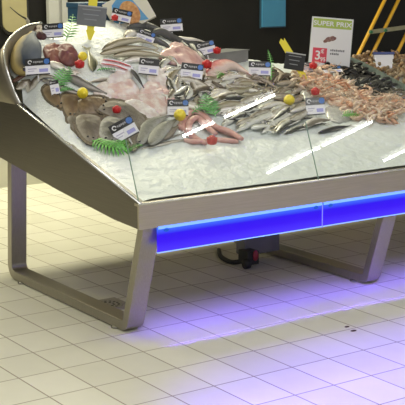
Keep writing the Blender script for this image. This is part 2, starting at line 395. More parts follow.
ice = link('crushed_ice', bm, ice_mat()); tag(ice, 'bed of crushed white ice filling the steel counter', 'ice'); ice['kind'] = 'stuff'

# ------------------------------------------------------------------ builders for the goods
PROF = [(0, .10), (.03, .36), (.08, .58), (.16, .80), (.28, .97), (.42, 1.0), (.58, .88), (.72, .64), (.84, .38), (.92, .24), (.96, .22)]
def prof(s, P=PROF):
    for (a, p), (b, q) in zip(P, P[1:]):
        if s <= b: f = (s - a) / (b - a); return p + (q - p) * f
    return P[-1][1]
def fish(path, wpx, mt, label, name='fish', cat='fish', group=None, thick=.55, lift=.0, flip=1, eye=True, tail=True, finmt=None, tw=1.1, P=PROF, n=18, fin=True):
    q = at(*path[len(path) // 2], lift); W = wpx / px(q) / 2; Tk = W * thick
    pts = [at(u, v, lift + Tk * .8) for u, v in path]; mid = pts[len(pts) // 2]
    sp_ = spline(pts, n); sp_ = [V((p.x, p.y, H(p.x, p.y) + lift + Tk * .8)) for p in sp_]
    bm = bmesh.new(); uvl = bm.loops.layers.uv.new('UVMap'); M_ = 12; rings = []; frames = []
    nb = int(n * .96)
    for i, p in enumerate(sp_):
        s = i / (n - 1); t = (sp_[min(i + 1, n - 1)] - sp_[max(i - 1, 0)]).normalized(); nn = Hn(p.x, p.y); sd = nn.cross(t).normalized() * flip; nn = t.cross(sd).normalized() * (1 if flip > 0 else -1)
        if nn.z < 0: nn = -nn
        w = prof(s, P); frames.append((p, t, sd, nn, w))
        rings.append([bm.verts.new(p + sd * W * w * math.cos(2 * PI * k / M_) + nn * Tk * (w ** .8) * math.sin(2 * PI * k / M_)) for k in range(M_)])
    def face(vs, uv):
        f = bm.faces.new(vs)
        for l, q in zip(f.loops, uv): l[uvl].uv = q
    for i in range(n - 1):
        for k in range(M_):
            k2 = (k + 1) % M_; va = .5 + .5 * math.cos(2 * PI * k / M_); vb = .5 + .5 * math.cos(2 * PI * k2 / M_); a, b = i / (n - 1), (i + 1) / (n - 1)
            face((rings[i][k], rings[i][k2], rings[i + 1][k2], rings[i + 1][k]), ((a, va), (a, vb), (b, vb), (b, va)))
    face(rings[0][::-1], [(0, .5)] * M_); face(rings[-1], [(1, .5)] * M_)
    loc = V((mid.x, mid.y, H(mid.x, mid.y) + lift))
    o = link(name, bm, mt, None, loc); tag(o, label, cat, group)
    fm = finmt or mt
    if tail:
        p, t, sd, nn, w = frames[-1]; L = W * 1.5
        bm = bmesh.new(); a = [p - t * L * .3 + sd * W * .2, p + t * L + sd * W * tw, p + t * L * .55, p + t * L - sd * W * tw, p - t * L * .3 - sd * W * .2]
        lo = [bm.verts.new(q - nn * .0015 + V((0, 0, max(0, H(q.x, q.y) + lift + .004 - q.z)))) for q in a]; up = [bm.verts.new(v.co + nn * .003) for v in lo]
        bm.faces.new(lo); bm.faces.new(up[::-1])
        for k in range(5): bm.faces.new((lo[k], up[k], up[(k + 1) % 5], lo[(k + 1) % 5]))
        part('tail_fin', bm, fm, o, False)
    if fin:
        bm = bmesh.new(); i0, i1 = int(n * .32), int(n * .72); tri = []
        for i in range(i0, i1 + 1):
            p, t, sd, nn, w = frames[i]; f = (i - i0) / (i1 - i0); e = math.sin(PI * min(1, f * 1.0 + .12)) * .42
            b0 = p + sd * W * w * .9; tri.append([bm.verts.new(b0 - nn * .001), bm.verts.new(b0 + sd * W * e + t * W * .2 - nn * .001), bm.verts.new(b0 + sd * W * e + t * W * .2 + nn * .001), bm.verts.new(b0 + nn * .002)])
        for a, b in zip(tri, tri[1:]):
            for k in range(4): bm.faces.new((a[k], a[(k + 1) % 4], b[(k + 1) % 4], b[k]))
        bm.faces.new(tri[0]); bm.faces.new(tri[-1][::-1])
        part('dorsal_fin', bm, fm, o, False)
    if eye:
        p, t, sd, nn, w = frames[max(1, int(n * .09))]
        c = p + sd * W * w * .25 + nn * Tk * (w ** .8) * .86
        bm = bmesh.new(); ellipsoid(bm, c, (W * .17, W * .17, W * .14), None, 8, 6); part('eye', bm, mat('fish_eye', (.015, .015, .02), .1, coat=.5), o)
    return o
def slab(outline, mt, label, name, cat, thick=.03, lift=0., group=None, nz=.22, N=40, ridge=0., fringe=None):
    thick *= .62
    w = [at(u, v, lift + thick * .5) for u, v in outline]
    poly = closed([V((p.x, p.y, 0)) for p in w], N); c = sum(poly, V()) / N
    bm = bmesh.new(); uvl = bm.loops.layers.uv.new('UVMap'); RG = 9; rows = []; seed = random.random() * 50
    def z(p, t):
        h = thick * ((1 - t ** 3) ** .6 if not fringe else (1 - t ** 2) ** 1.0); k = 1 + nz * 2 * noise.noise(V((p.x * 22, p.y * 22, seed))) + nz * 1.4 * noise.noise(V((p.x * 55, p.y * 55, seed))); return H(p.x, p.y) + lift + h * k + (ridge * (1 - t) if ridge else 0)
    for r in range(1, RG + 1):
        t = (r / RG) ** .8; row = []
        for q in poly:
            p = c.lerp(q, t); row.append(bm.verts.new((p.x, p.y, z(p, t))))
        rows.append(row)
    ctr = bm.verts.new((c.x, c.y, z(c, 0)))
    low = [bm.verts.new((c.lerp(q, .93).x, c.lerp(q, .93).y, H(c.lerp(q, .93).x, c.lerp(q, .93).y) + lift - .006)) for q in poly]
    def face(vs, uv):
        f = bm.faces.new(vs)
        for l in f.loops: l[uvl].uv = (.5, uv)
    for k in range(N):
        k2 = (k + 1) % N; face((ctr, rows[0][k], rows[0][k2]), 1)
        for r in range(RG - 1): face((rows[r][k], rows[r + 1][k], rows[r + 1][k2], rows[r][k2]), 1 - (r + 1) / RG)
        face((rows[-1][k], low[k], low[k2], rows[-1][k2]), 0)
    face(low[::-1], 0)
    o = link(name, bm, mt, None, V((c.x, c.y, H(c.x, c.y) + lift)))
    tag(o, label, cat, group)
    if fringe:
        bm = bmesh.new(); A = []
        for i, q in enumerate(poly):
            row = []
            for f, zz in ((.90, .004), (1.10 + .035 * (i % 2), .003), (1.10 + .035 * (i % 2), .0), (.90, -.002)):
                p = c.lerp(q, f); row.append(bm.verts.new((p.x, p.y, H(p.x, p.y) + lift + zz)))
            A.append(row)
        for i in range(N):
            a, b = A[i], A[(i + 1) % N]
            for k in range(4): bm.faces.new((a[k], a[(k + 1) % 4], b[(k + 1) % 4], b[k]))
        part('fin_fringe', bm, fringe, o, False)
        e0 = max(poly, key=lambda q: (q - c).length)
        for dx in (-.10, .10):
            d = e0 - c; p = c + d * .72 + V((-d.y, d.x, 0)) * dx
            bm = bmesh.new(); ellipsoid(bm, (p.x, p.y, z(p, .72) + .001), (.006, .006, .005), None, 8, 6); part('eye', bm, mat('fish_eye', (.015, .015, .02), .1, coat=.5), o)
    return o

def board(u, v, a_deg, lean, roll, lift=.0, fwd=.012):
    """frame of an upright little card whose bottom middle stands at a photo point: x right, y normal (away), z up"""
    p = at(u, v, lift) ; a = math.radians(-34.4 + a_deg); right = V((math.cos(a), math.sin(a), 0)); away = V((-math.sin(a), math.cos(a), 0))
    l = math.radians(lean); up = V((0, 0, 1)) * math.cos(l) + away * math.sin(l); nrm = right.cross(up) * -1
    mtx = Matrix((right, nrm, up)).transposed().to_4x4() @ Matrix.Rotation(math.radians(roll), 4, 'Y')
    mtx.translation = p - (FF * fwd); return mtx, px(p)
def emptym(name, mtx, label, cat, group=None):
    o = bpy.data.objects.new(name, None); o.empty_display_size = .03; C.objects.link(o); o.matrix_world = mtx
    return tag(o, label, cat, group)
def lpart(name, bm, mt, parent, smooth=False):      # bm already in the parent's own frame
    return link(name, bm, mt, parent, None, smooth)
def disc(r, y0, y1, cx, cz, n=14, r2=None):
    return prism(bmesh.new(), [(cx + r * math.cos(2 * PI * k / n), cz + (r2 or r) * math.sin(2 * PI * k / n)) for k in range(n)], 1, y0, y1)
def price_tag(u, v, wpx, hpx, roll, label, a=0, lean=25, head=.42, sticker=True, headmt=None, lift=0., name='price_tag'):
    mtx, s = board(u, v, a, lean, roll, lift); w = wpx / s / 2; h = hpx / s; o = emptym(name, mtx, label, 'price tag', 'price tags on the ice')
    hh = h * (1 - head)
    lpart('card', box((-w, -.0012, 0), (w, .0012, h), bev=.0005), white, o)
    lpart('stake', box((-.004, .0012, -.035), (.004, .004, h * .6)), mat('stake_clear', (.55, .55, .55), .3), o)
    if head > 0:
        hd = lpart('header', box((-w * 1.01, -.003, hh), (w * 1.01, -.0012, h * 1.01)), headmt or black, o)
        hm = h * head / 2; cz = hh + hm
        ring = bmesh.new(); n = 12; c = (-w * .62, cz); ro, ri = hm * .62, hm * .36
        A = []
        for k in range(n):
            t = 2 * PI * k / n; A.append([ring.verts.new((c[0] + r_ * math.cos(t), -.0036, c[1] + r_ * math.sin(t))) for r_ in (ro, ri)])
        for k in range(n - 2): ring.faces.new((A[k][0], A[k + 1][0], A[k + 1][1], A[k][1]))
        lpart('logo', ring, whitep, hd)
        bm = bmesh.new(); x = -w * .36
        for k in range(5):
            ww = w * .12; bx(bm, (x, -.0036, cz - hm * (.34 if k % 2 else .22)), (x + ww, -.003, cz + hm * .25)); x += ww * 1.35
        lpart('lettering', bm, mat('print_grey', (.35, .35, .37), .5), hd)
    if sticker: lpart('sticker', disc(h * head * .40, -.0044, -.003, w * .72, hh + h * head * .5), bluem, o)
    bm = bmesh.new(); bx(bm, (-w * .8, -.0018, hh * .60), (-w * .1, -.0012, hh * .70)); bx(bm, (-w * .8, -.0018, hh * .38), (-w * .3, -.0012, hh * .46))
    lpart('print_lines', bm, mat('print_pale', (.45, .43, .58), .5), o)
    bm = bmesh.new(); bx(bm, (w * .10, -.0018, hh * .26), (w * .8, -.0012, hh * .62)); lpart('price', bm, mat('print_price', (.36, .36, .72), .5), o)
    lpart('foot_line', box((-w * .95, -.002, -.001), (w * .95, .0012, h * .05)), black, o)
    return o
def rosette(u, v, dpx, label, mt=None, lift=.03, name='rosette', cat='garnish'):
    p = at(u, v + dpx * .3, lift) ; r = dpx / px(p) / 2 * 1.55; o = empty(name, p, label, cat, 'red rosettes')
    bm = bmesh.new(); base = p + V((0, 0, r * .6)) - FF * r * .3
    ellipsoid(bm, base, (r * .55, r * .55, r * .6), None, 10, 8); part('bud', bm, mt or redrose, o)
    for ring, (n, rad, el) in enumerate(((5, .55, .35), (6, .80, -.15))):
        for k in range(n):
            a = 2 * PI * k / n + ring * .5; d = V((math.cos(a), math.sin(a), el)).normalized(); q = d.to_track_quat('Z', 'X').to_matrix().to_4x4()
            bm = bmesh.new(); ellipsoid(bm, base + d * r * rad * .62, (r * .48, r * .42, r * .13), q, 8, 6); part('petal', bm, mt or redrose, o)
    return o
def lemon(u, v, dpx, label, rot=.4, lift=.03):
    p = at(u, v + dpx * .3, lift); r = dpx / px(p) / 2 * 1.12
    pr = [(.02, -1.25), (.16, -1.2), (.25, -1.08), (.62, -.8), (.9, -.4), (1, 0), (.9, .4), (.62, .8), (.28, 1.06), (.18, 1.16), (.02, 1.2)]
    bm = bmesh.new(); q = (Matrix.Rotation(rot, 4, 'Z') @ Matrix.Rotation(PI / 2, 4, 'Y')); lathe(bm, [(a * r * .85, b * r * .85) for a, b in pr], 16, q)
    bmesh.ops.translate(bm, verts=bm.verts[:], vec=p + V((0, 0, r * .8)) - FF * .01)
    o = link('lemon', bm, yellow, None, p); tag(o, label, 'lemon', 'yellow lemons'); 
    return o
def fern(path, wpx, label, mt=None, n=15, lift=.015, stand=0., name='fern_leaf'):
    P = [at(u, v, lift) for u, v in path]; s = px(P[0]); W = wpx / s / 2
    sp_ = spline(P, n); bm = bmesh.new()
    sp_ = [p + V((0, 0, .004 + .016 * math.sin(PI * i / (n - 1)) + stand * i / (n - 1))) for i, p in enumerate(sp_)]
    tube(bm, sp_, [.0035 * (1 - .7 * i / (n - 1)) for i in range(n)], 5)
    for i in range(1, n):
        t = (sp_[i] - sp_[i - 1]).normalized(); nn = (Hn(sp_[i].x, sp_[i].y) - FF * .6).normalized(); sd = nn.cross(t).normalized(); f = i / (n - 1); L = W * (math.sin(PI * min(1, .18 + f * .8)) ** .8)
        for sg in (-1, 1):
            d = (sd * sg + t * .55).normalized(); b = sp_[i]; ww = t * W * .085
            q = [b - ww, b + d * L * .5 - ww * 1.1 + nn * .004, b + d * L - nn * .004, b + d * L * .5 + ww * 1.2 + nn * .004, b + ww]
            lo = [bm.verts.new(x_) for x_ in q]; hi = [bm.verts.new(x_ + nn * .0012) for x_ in q]
            bm.faces.new(lo); bm.faces.new(hi[::-1])
            for k in range(5): bm.faces.new((lo[k], hi[k], hi[(k + 1) % 5], lo[(k + 1) % 5]))
    o = link(name, bm, mt or fernm, None, P[0], False); return tag(o, label, 'leaf', 'green leaves between the fish')

# ------------------------------------------------------------------ the goods
m_brown = fishmat('fish_brown', (.07, .055, .03), (.19, .15, .085), (.46, .42, .32), sc=30, speck=.5, stretch=(3, 9, 1))
m_grey = fishmat('fish_grey_brown', (.10, .08, .06), (.20, .165, .125), (.56, .53, .47), sc=45, speck=.55)
m_silver = fishmat('fish_silver', (.05, .05, .045), (.52, .52, .47), (.84, .84, .80), rough=.22, sc=26, speck=.75, metal=.25)
m_pale = fishmat('fish_pale', (.20, .17, .13), (.58, .53, .47), (.82, .79, .75), sc=30, speck=.55)
m_dark = fishmat('fish_dark', (.035, .035, .04), (.09, .085, .085), (.30, .28, .26), sc=30, speck=.3)
m_black = fishmat('fish_black', (.006, .006, .007), (.012, .012, .014), (.10, .10, .10), rough=.42, sc=40, speck=.35, metal=0)
m_big = fishmat('fish_big_silver', (.40, .31, .13), (.02, .032, .06), (.12, .135, .16), rough=.5, sc=14, speck=.22, metal=.15)
m_flat = fishmat('flatfish_brown', (.11, .066, .03), (.19, .125, .06), (.27, .20, .12), sc=40, speck=.7, rough=.5, metal=0)
m_flat2 = fishmat('flatfish_grey', (.10, .082, .06), (.155, .13, .10), (.25, .22, .18), sc=45, speck=.7, rough=.5, metal=0)
m_flat3 = fishmat('flatfish_slate', (.085, .085, .075), (.14, .138, .122), (.30, .30, .28), sc=45, speck=.7, rough=.45, metal=0)
m_wing = mat('skate_wing_pale', (.80, .74, .70), .3, col2=(.62, .42, .39), scale=24, bump=.5, sss=.1)
m_wing2 = mat('fillet_white', (.82, .79, .76), .3, col2=(.62, .52, .50), scale=24, bump=.5, sss=.1)
m_pink = mat('ray_pink', (.74, .54, .50), .3, col2=(.50, .28, .27), scale=16, bump=.25, sss=.1)
m_red = mat('fish_red_pink', (.72, .42, .38), .3, col2=(.46, .12, .13), scale=18, bump=.25)
m_meat = mat('meat_brown', (.26, .115, .075), .5, col2=(.20, .055, .055), scale=24, bump=.4)
m_maroon = mat('meat_maroon', (.075, .015, .02), .5, col2=(.04, .01, .013), scale=22, bump=.3)
m_octo = mat('strip_pink', (.68, .42, .38), .3, col2=(.52, .25, .23), scale=20, bump=.3)
m_squid = fishmat('squid_brown', (.08, .058, .04), (.17, .13, .095), (.40, .34, .28), sc=60, speck=.8, rough=.25, metal=0)
m_plastic = mat('tray_grey', (.22, .225, .23), .3, var=.15, scale=12)

m_fringe = mat('fin_fringe', (.16, .125, .085), .5, col2=(.07, .05, .03), scale=90)
b_ = m_big.node_tree.nodes['Principled BSDF']; b_.inputs['Specular IOR Level'].default_value = .15; b_.inputs['Metallic'].default_value = 0
# --- far left
fish([(29, 76), (26, 60), (28, 44), (33, 33)], 34, m_big, 'huge blue grey fish with a golden edge at the left end', thick=.5, flip=1, tail=False, fin=False, lift=.0)
p = at(28, 27); q = on_plane_y(10, 7, p.y - .02)
o = empty('fish_tail', p, 'pale upright fish tail with one long thin ray, above the huge fish', 'fish tail')
bm = bmesh.new(); tube(bm, [p - V((0, 0, .02)), p + V((.0, 0, .035)), p + V((-.01, 0, .05))], [.020, .013, .008], 8); part('stump', bm, mat('tail_cream', (.50, .46, .33), .4, var=.2, scale=40), o)
bm = bmesh.new(); tube(bm, spline([p + V((-.008, 0, .045)), p.lerp(q, .55) + V((0, 0, .012)), q], 8), [.006, .005, .0045, .004, .0035, .003, .0025, .002], 6); part('ray', bm, mat('ray_dark', (.06, .05, .035), .5), o)
slab([(33, 28), (37, 22), (46, 20), (51, 26), (47, 36), (39, 37), (34, 34)], m_maroon, 'dark maroon piece of fish behind the topmost left price tag', 'fish_piece', 'fish', .05)
slab([(43, 46), (52, 42), (62, 45), (66, 54), (60, 61), (50, 62), (45, 56)], m_meat, 'reddish brown chunk of fish below the topmost left price tag', 'fish_piece', 'fish', .045)
slab([(58, 44), (70, 43), (78, 51), (77, 60), (70, 64), (61, 60), (56, 52)], mat('meat_wine', (.20, .065, .06), .5, col2=(.13, .04, .045), scale=22, bump=.4), 'wine red chunk of fish left of the yellow lemon', 'fish_piece', 'fish', .045, .01)
fish([(49, 62), (58, 66), (72, 72)], 10, m_pale, 'pale bellied fish lying under the reddish brown chunks', eye=False, lift=.01)
fish([(11, 82), (22, 76), (36, 71)], 6, mat('fish_rust', (.16, .07, .05), .3, var=.5, scale=30), 'rust brown slim fish poking left under a price tag', fin=False, flip=1)
fish([(16, 92), (26, 82), (42, 76), (60, 80)], 9, m_grey, 'grey brown long fish curving over the ice at the far left', fin=False)
fish([(64, 75), (76, 80), (92, 88), (107, 94)], 11, m_dark, 'dark grey long fish tapering to the right above the flatfish', thick=.7, tail=False, eye=False)
fish([(40, 80), (58, 86), (74, 92), (92, 97)], 8, m_dark, 'dark slim fish under the fern at the left', fin=False, eye=False)
fish([(93, 71), (92, 61), (88, 50)], 9, fishmat('fish_olive', (.05, .06, .03), (.13, .13, .07), (.40, .38, .26)), 'small olive fish standing tail up on the ice', flip=-1)
fish([(112, 79), (101, 80), (90, 82)], 6, m_pale, 'small pale fish beside the green strip', fin=False)
# --- flatfish
slab([(42, 88), (50, 84), (57, 90), (62, 100), (62, 108), (54, 104), (46, 98)], m_flat, 'brown flatfish lying furthest left by the small tilted tag', 'flatfish', 'flatfish', nz=.10, fringe=m_fringe, thick=.03)
slab([(60, 96), (68, 91), (78, 93), (83, 104), (80, 116), (70, 118), (63, 108)], m_flat, 'rounded brown flatfish under the yellow lemon at left', 'flatfish', 'flatfish', nz=.10, fringe=m_fringe, thick=.04)
slab([(76, 99), (90, 94), (104, 95), (110, 101), (101, 110), (86, 113), (77, 108)], mat('flatfish_tan', (.22, .155, .09), .35, col2=(.12, .08, .045), scale=45, bump=.2), 'tan flatfish between two darker flatfish', 'flatfish', 'flatfish', nz=.10, fringe=m_fringe, thick=.04, lift=.012)
slab([(66, 118), (72, 112), (80, 116), (84, 126), (82, 136), (74, 130)], m_flat2, 'grey brown flatfish at the edge of the left ice slope', 'flatfish', 'flatfish', nz=.10, fringe=m_fringe, thick=.03)
slab([(74, 116), (88, 111), (101, 115), (104, 124), (101, 137), (91, 141), (81, 134)], m_flat2, 'speckled grey brown flatfish above the big fern', 'flatfish', 'flatfish', nz=.10, fringe=m_fringe, thick=.045, lift=.012)
slab([(96, 106), (108, 98), (124, 99), (138, 107), (147, 119), (142, 126), (126, 120), (110, 114)], m_flat2, 'long grey brown flatfish carrying a red rosette', 'flatfish', 'flatfish', nz=.10, fringe=m_fringe, thick=.05, lift=.02)
slab([(97, 126), (105, 114), (118, 113), (127, 122), (128, 136), (118, 143), (104, 141)], m_flat3, 'slate grey flatfish under the tilted price tag', 'flatfish', 'flatfish', nz=.10, fringe=m_fringe, thick=.05, lift=.02)
slab([(124, 126), (130, 117), (141, 117), (147, 124), (142, 138), (134, 147), (126, 140)], m_flat2, 'grey flatfish right of the tilted price tag', 'flatfish', 'flatfish', nz=.10, fringe=m_fringe, thick=.045, lift=.012)
fish([(139, 145), (146, 131), (156, 121), (168, 116)], 17, m_flat3, 'slate grey flat fish second from the pink strips, leaning upwards', 'flatfish', 'flatfish', thick=.32, lift=.012, finmt=m_fringe, tail=False)
fish([(150, 145), (158, 134), (167, 125), (177, 119)], 16, m_flat3, 'slate grey flat fish nearest the pink strips', 'flatfish', 'flatfish', thick=.32, lift=.02, finmt=m_fringe, tail=False, eye=False)
fish([(163, 139), (170, 132), (178, 126)], 10, m_flat2, 'small brown grey fish under the yellow lemon, beside the pink strips', thick=.4, lift=.012, eye=False, tail=False)
fish([(138, 144), (152, 141), (168, 138), (184, 133)], 6, m_dark, 'dark slim fish along the foot of the slate flatfish', fin=False, eye=False, tail=False)
fish([(141, 149), (158, 145), (176, 141), (188, 139)], 5, m_grey, 'grey slim fish lowest on the ice by the pink strips', fin=False, eye=False, tail=False)
# --- pale skate wings and fillets
slab([(104, 86), (112, 77), (126, 74), (137, 82), (141, 94), (136, 107), (124, 103), (111, 98)], m_wing, 'large pale pinkish skate wing in the middle of the left half', 'skate_wing', 'fish', .04)
slab([(93, 93), (98, 83), (110, 80), (117, 90), (115, 98), (104, 98)], m_wing2, 'white fish fillet left of the skate wings', 'fillet', 'fish', .03)
slab([(106, 80), (114, 72), (128, 67), (136, 70), (130, 78), (117, 84)], m_wing2, 'white fillet under the packet with red stripes', 'fillet', 'fish', .035, .012)
slab([(138, 92), (146, 80), (158, 77), (167, 85), (172, 99), (167, 112), (154, 113), (142, 105)], m_wing, 'pale skate wing left of the tag with the lemon', 'skate_wing', 'fish', .045)
slab([(121, 103), (133, 98), (148, 104), (160, 113), (154, 119), (140, 114)], m_wing2, 'white fillet behind the long grey flatfish', 'fillet', 'fish', .035, .01)
slab([(146, 76), (154, 66), (166, 65), (172, 73), (168, 84), (156, 86)], m_wing2, 'white fillet in front of the dark headed tag', 'fillet', 'fish', .04, .01)
slab([(160, 86), (168, 88), (174, 96), (180, 108), (174, 114), (166, 104)], m_pink, 'pink fillet behind the tag with the lemon', 'fillet', 'fish', .03, .01)
fish([(131, 69), (137, 77), (144, 88)], 5, m_black, 'thin black edged tail between the skate wings', eye=False, fin=False, tail=False, lift=.04)
# --- top brown fish
for i, (pa, w, mt_, lb) in enumerate((
    ([(102, 50), (118, 43), (136, 40), (152, 44)], 10, m_brown, 'striped brown fish lying topmost below the poster box'),
    ([(100, 54), (116, 50), (134, 48), (154, 50)], 9, m_brown, 'striped brown fish second from the top below the poster box'),
    ([(113, 56), (130, 53), (148, 54), (168, 58)], 9, m_brown, 'striped brown fish third from the top above the packet'),
    ([(122, 62), (136, 59), (150, 61), (166, 66)], 8, m_pale, 'pale fish right beside the packet with red stripes'),
    ([(125, 38), (132, 33), (138, 35)], 10, m_pale, 'pale round fish under the tag by the poster box'),
)): fish(pa, w, mt_, lb, lift=.012 * (4 - i), thick=.7)
for pa, w, lb in (([(127, 28), (142, 26), (158, 30), (172, 36)], 10, 'black glossy fish furthest left on the back ridge'),
    ([(150, 33), (164, 33), (178, 39), (190, 48)], 10, 'black glossy fish left of the pink ray'),
    ([(165, 28), (176, 27), (190, 32), (200, 40)], 10, 'black glossy fish under the topmost right price tag'),
    ([(140, 40), (152, 39), (164, 44), (172, 50)], 8, 'black glossy fish above the dark headed tag'),
    ([(186, 40), (194, 48), (202, 57), (210, 64)], 8, 'black edged fish right of the pink ray'),
    ([(138, 24), (150, 23), (164, 22), (176, 26)], 8, 'black glossy fish beside the poster box corner')):
    fish(pa, w, m_black, lb, thick=.8, eye=False, lift=.015)
fish([(178, 33), (190, 31), (204, 38)], 7, m_pale, 'pale mottled fish on the back ridge by the white tag', fin=False, lift=.05)
slab([(158, 54), (166, 46), (178, 43), (190, 46), (200, 53), (208, 62), (200, 66), (184, 64), (168, 61)], m_pink, 'pink ray spread below the black fish', 'ray', 'fish', .045, .01)
fish([(160, 70), (164, 62), (172, 58), (178, 64)], 8, m_silver, 'silver fish curled beside the dark headed tag', fin=False, lift=.015)
fish([(164, 74), (172, 70), (182, 67)], 9, m_silver, 'silver fish behind the upper tag in the middle', lift=.01)
# --- grey tray at the back with red fish before it
pa, pb = at(205, 62), at(251, 62)
bm = bmesh.new(); d = (pb - pa); d.z = 0; Ld = d.length; ang = math.atan2(d.y, d.x); zb = min(pa.z, pb.z) - .02
mt4 = Matrix.Translation((pa.x, pa.y + .03, zb)) @ Matrix.Rotation(ang, 4, 'Z')
hh = .10
bx(bm, (0, 0, 0), (Ld, .004, hh)); bx(bm, (0, .16, 0), (Ld, .164, hh)); bx(bm, (0, 0, 0), (.004, .164, hh)); bx(bm, (Ld - .004, 0, 0), (Ld, .164, hh)); bx(bm, (0, 0, 0), (Ld, .164, .004)); bx(bm, (-.006, -.006, hh - .006), (Ld + .006, .170, hh))
bmesh.ops.transform(bm, matrix=mt4, verts=bm.verts[:])
o = link('plastic_tray', bm, m_plastic, None, V((pa.x, pa.y, zb)), False); tag(o, 'grey plastic tray standing at the back behind the red fish', 'tray')
fish([(207, 73), (220, 67), (234, 66), (250, 74)], 17, fishmat('fish_red', (.42, .10, .12), (.66, .34, .31), (.80, .64, .58), sc=30, speck=.5, metal=0), 'pink red fish in front of the grey tray', 'red_fish', thick=.6, finmt=mat('fin_red', (.40, .08, .09), .4, var=.3, scale=60))
slab([(206, 71), (216, 69), (230, 72), (236, 77), (220, 79), (208, 77)], m_wing, 'pale pink belly piece below the red fish', 'fillet', 'fish', .035, .01)
# --- heap of grey brown fish in the middle
small = [
 ([(166, 86), (172, 74), (182, 66)], 8, m_brown), ([(168, 100), (175, 90), (178, 76)], 8, m_grey), ([(176, 96), (172, 84), (166, 76)], 7, m_silver),
 ([(178, 78), (196, 82), (214, 90)], 8, m_grey), ([(186, 74), (206, 80), (226, 88)], 8, m_grey), ([(205, 78), (222, 84), (242, 96)], 8, m_brown),
 ([(196, 92), (192, 84), (186, 76)], 7, m_pale), ([(186, 99), (190, 92), (188, 84)], 7, m_silver), ([(198, 99), (199, 90), (196, 82)], 7, m_silver),
 ([(206, 84), (220, 92), (236, 100)], 7, m_grey), ([(250, 99), (230, 98), (212, 101)], 8, m_silver), ([(236, 93), (220, 98), (204, 108)], 7, m_pale),
 ([(214, 88), (230, 80), (246, 78)], 7, m_grey), ([(222, 94), (240, 90), (256, 92)], 8, m_brown), ([(238, 104), (254, 98), (272, 96)], 8, m_grey),
 ([(214, 108), (232, 104), (252, 106)], 8, m_brown), ([(206, 112), (222, 112), (240, 112)], 7, m_grey), ([(232, 84), (248, 84), (262, 88)], 8, m_brown),
 ([(254, 104), (268, 98), (284, 98)], 7, m_grey), ([(262, 108), (278, 104), (292, 106)], 7, m_pale), ([(180, 88), (184, 100), (190, 110)], 7, m_grey),
 ([(226, 78), (238, 82), (250, 80)], 7, m_grey), ([(268, 112), (284, 108), (300, 108)], 7, m_grey), ([(290, 112), (304, 108), (314, 110)], 7, m_pale),
]
for i in range(46):
    u, v = random.uniform(178, 262), random.uniform(74, 110)
    if v < 76 + max(0, 200 - u) * .3: v += 10
    a = random.gauss(-.25, .55) + (PI if random.random() < .4 else 0) + (.5 if u < 215 else 0); r = random.uniform(10, 15); c, s_ = math.cos(a) * r, math.sin(a) * r * .75; b_ = random.uniform(-3, 3)
    small.append(([(u - c, v - s_), (u, v + b_), (u + c, v + s_)], random.uniform(5, 8), random.choice((m_brown, m_grey, m_grey, m_silver, m_pale))))
for i in range(26):
    u, v = random.uniform(226, 318), random.uniform(106, 127); a = random.gauss(-.45, .35) + (PI if random.random() < .4 else 0)
    if v > 132 - max(0, 262 - u) * .2: v -= 8
    r = random.uniform(9, 14); c, s_ = math.cos(a) * r, math.sin(a) * r * .75
    small.append(([(u - c, v - s_), (u, v + random.uniform(-2, 2)), (u + c, v + s_)], random.uniform(5, 8), random.choice((m_brown, m_grey, m_silver, m_silver, m_pale))))
tone = {'fish_brown': 'brown', 'fish_grey_brown': 'grey brown', 'fish_silver': 'silver', 'fish_pale': 'pale'}
for i, (pa, w, mt_) in enumerate(small):
    fish(pa, w * 1.1, mt_, 'small whole %s fish in the crowded heap around and behind the fern at centre' % tone[mt_.name], group='small whole fish in the middle heap, ' + tone[mt_.name], lift=.008 * (i % 4), thick=.75)
for i, (pa, w, mt_, lb) in enumerate((
 ([(297, 93), (268, 102), (244, 113), (222, 126)], 8, m_silver, 'long bright silver fish under the streak of reflected light'),
 ([(236, 131), (252, 122), (272, 114), (292, 109)], 9, m_silver, 'silver fish with a dark back, right of the pink strips'),
 ([(262, 133), (274, 122), (288, 115), (302, 112)], 9, m_silver, 'silver fish pointing at the yellow lemon'),
 ([(276, 133), (286, 124), (298, 119), (312, 118)], 8, m_silver, 'silver fish lowest on the front ice left of the tag'),
 ([(284, 134), (298, 128), (312, 124), (326, 124)], 7, m_silver, 'small silver fish at the front edge under the price tag'),
 ([(248, 120), (262, 113), (280, 108)], 8, m_grey, 'grey brown fish tucked between the silver fish'),
 ([(228, 118), (246, 110), (262, 103)], 8, m_pale, 'pale fish just above the long bright silver fish'),
 ([(304, 126), (316, 121), (330, 120)], 9, m_pale, 'white bellied fish under the see through tag'),
 ([(318, 133), (336, 128), (350, 126)], 6, m_dark, 'dark slim fish at the front edge left of the green leaf'),
 ([(296, 122), (304, 114), (316, 110)], 7, m_silver, 'silver fish right of the yellow lemon'))):
    fish(pa, w, mt_, lb, lift=.012 if i % 2 else .0, thick=.7, flip=(-1, 1, 1, -1)[i % 4])
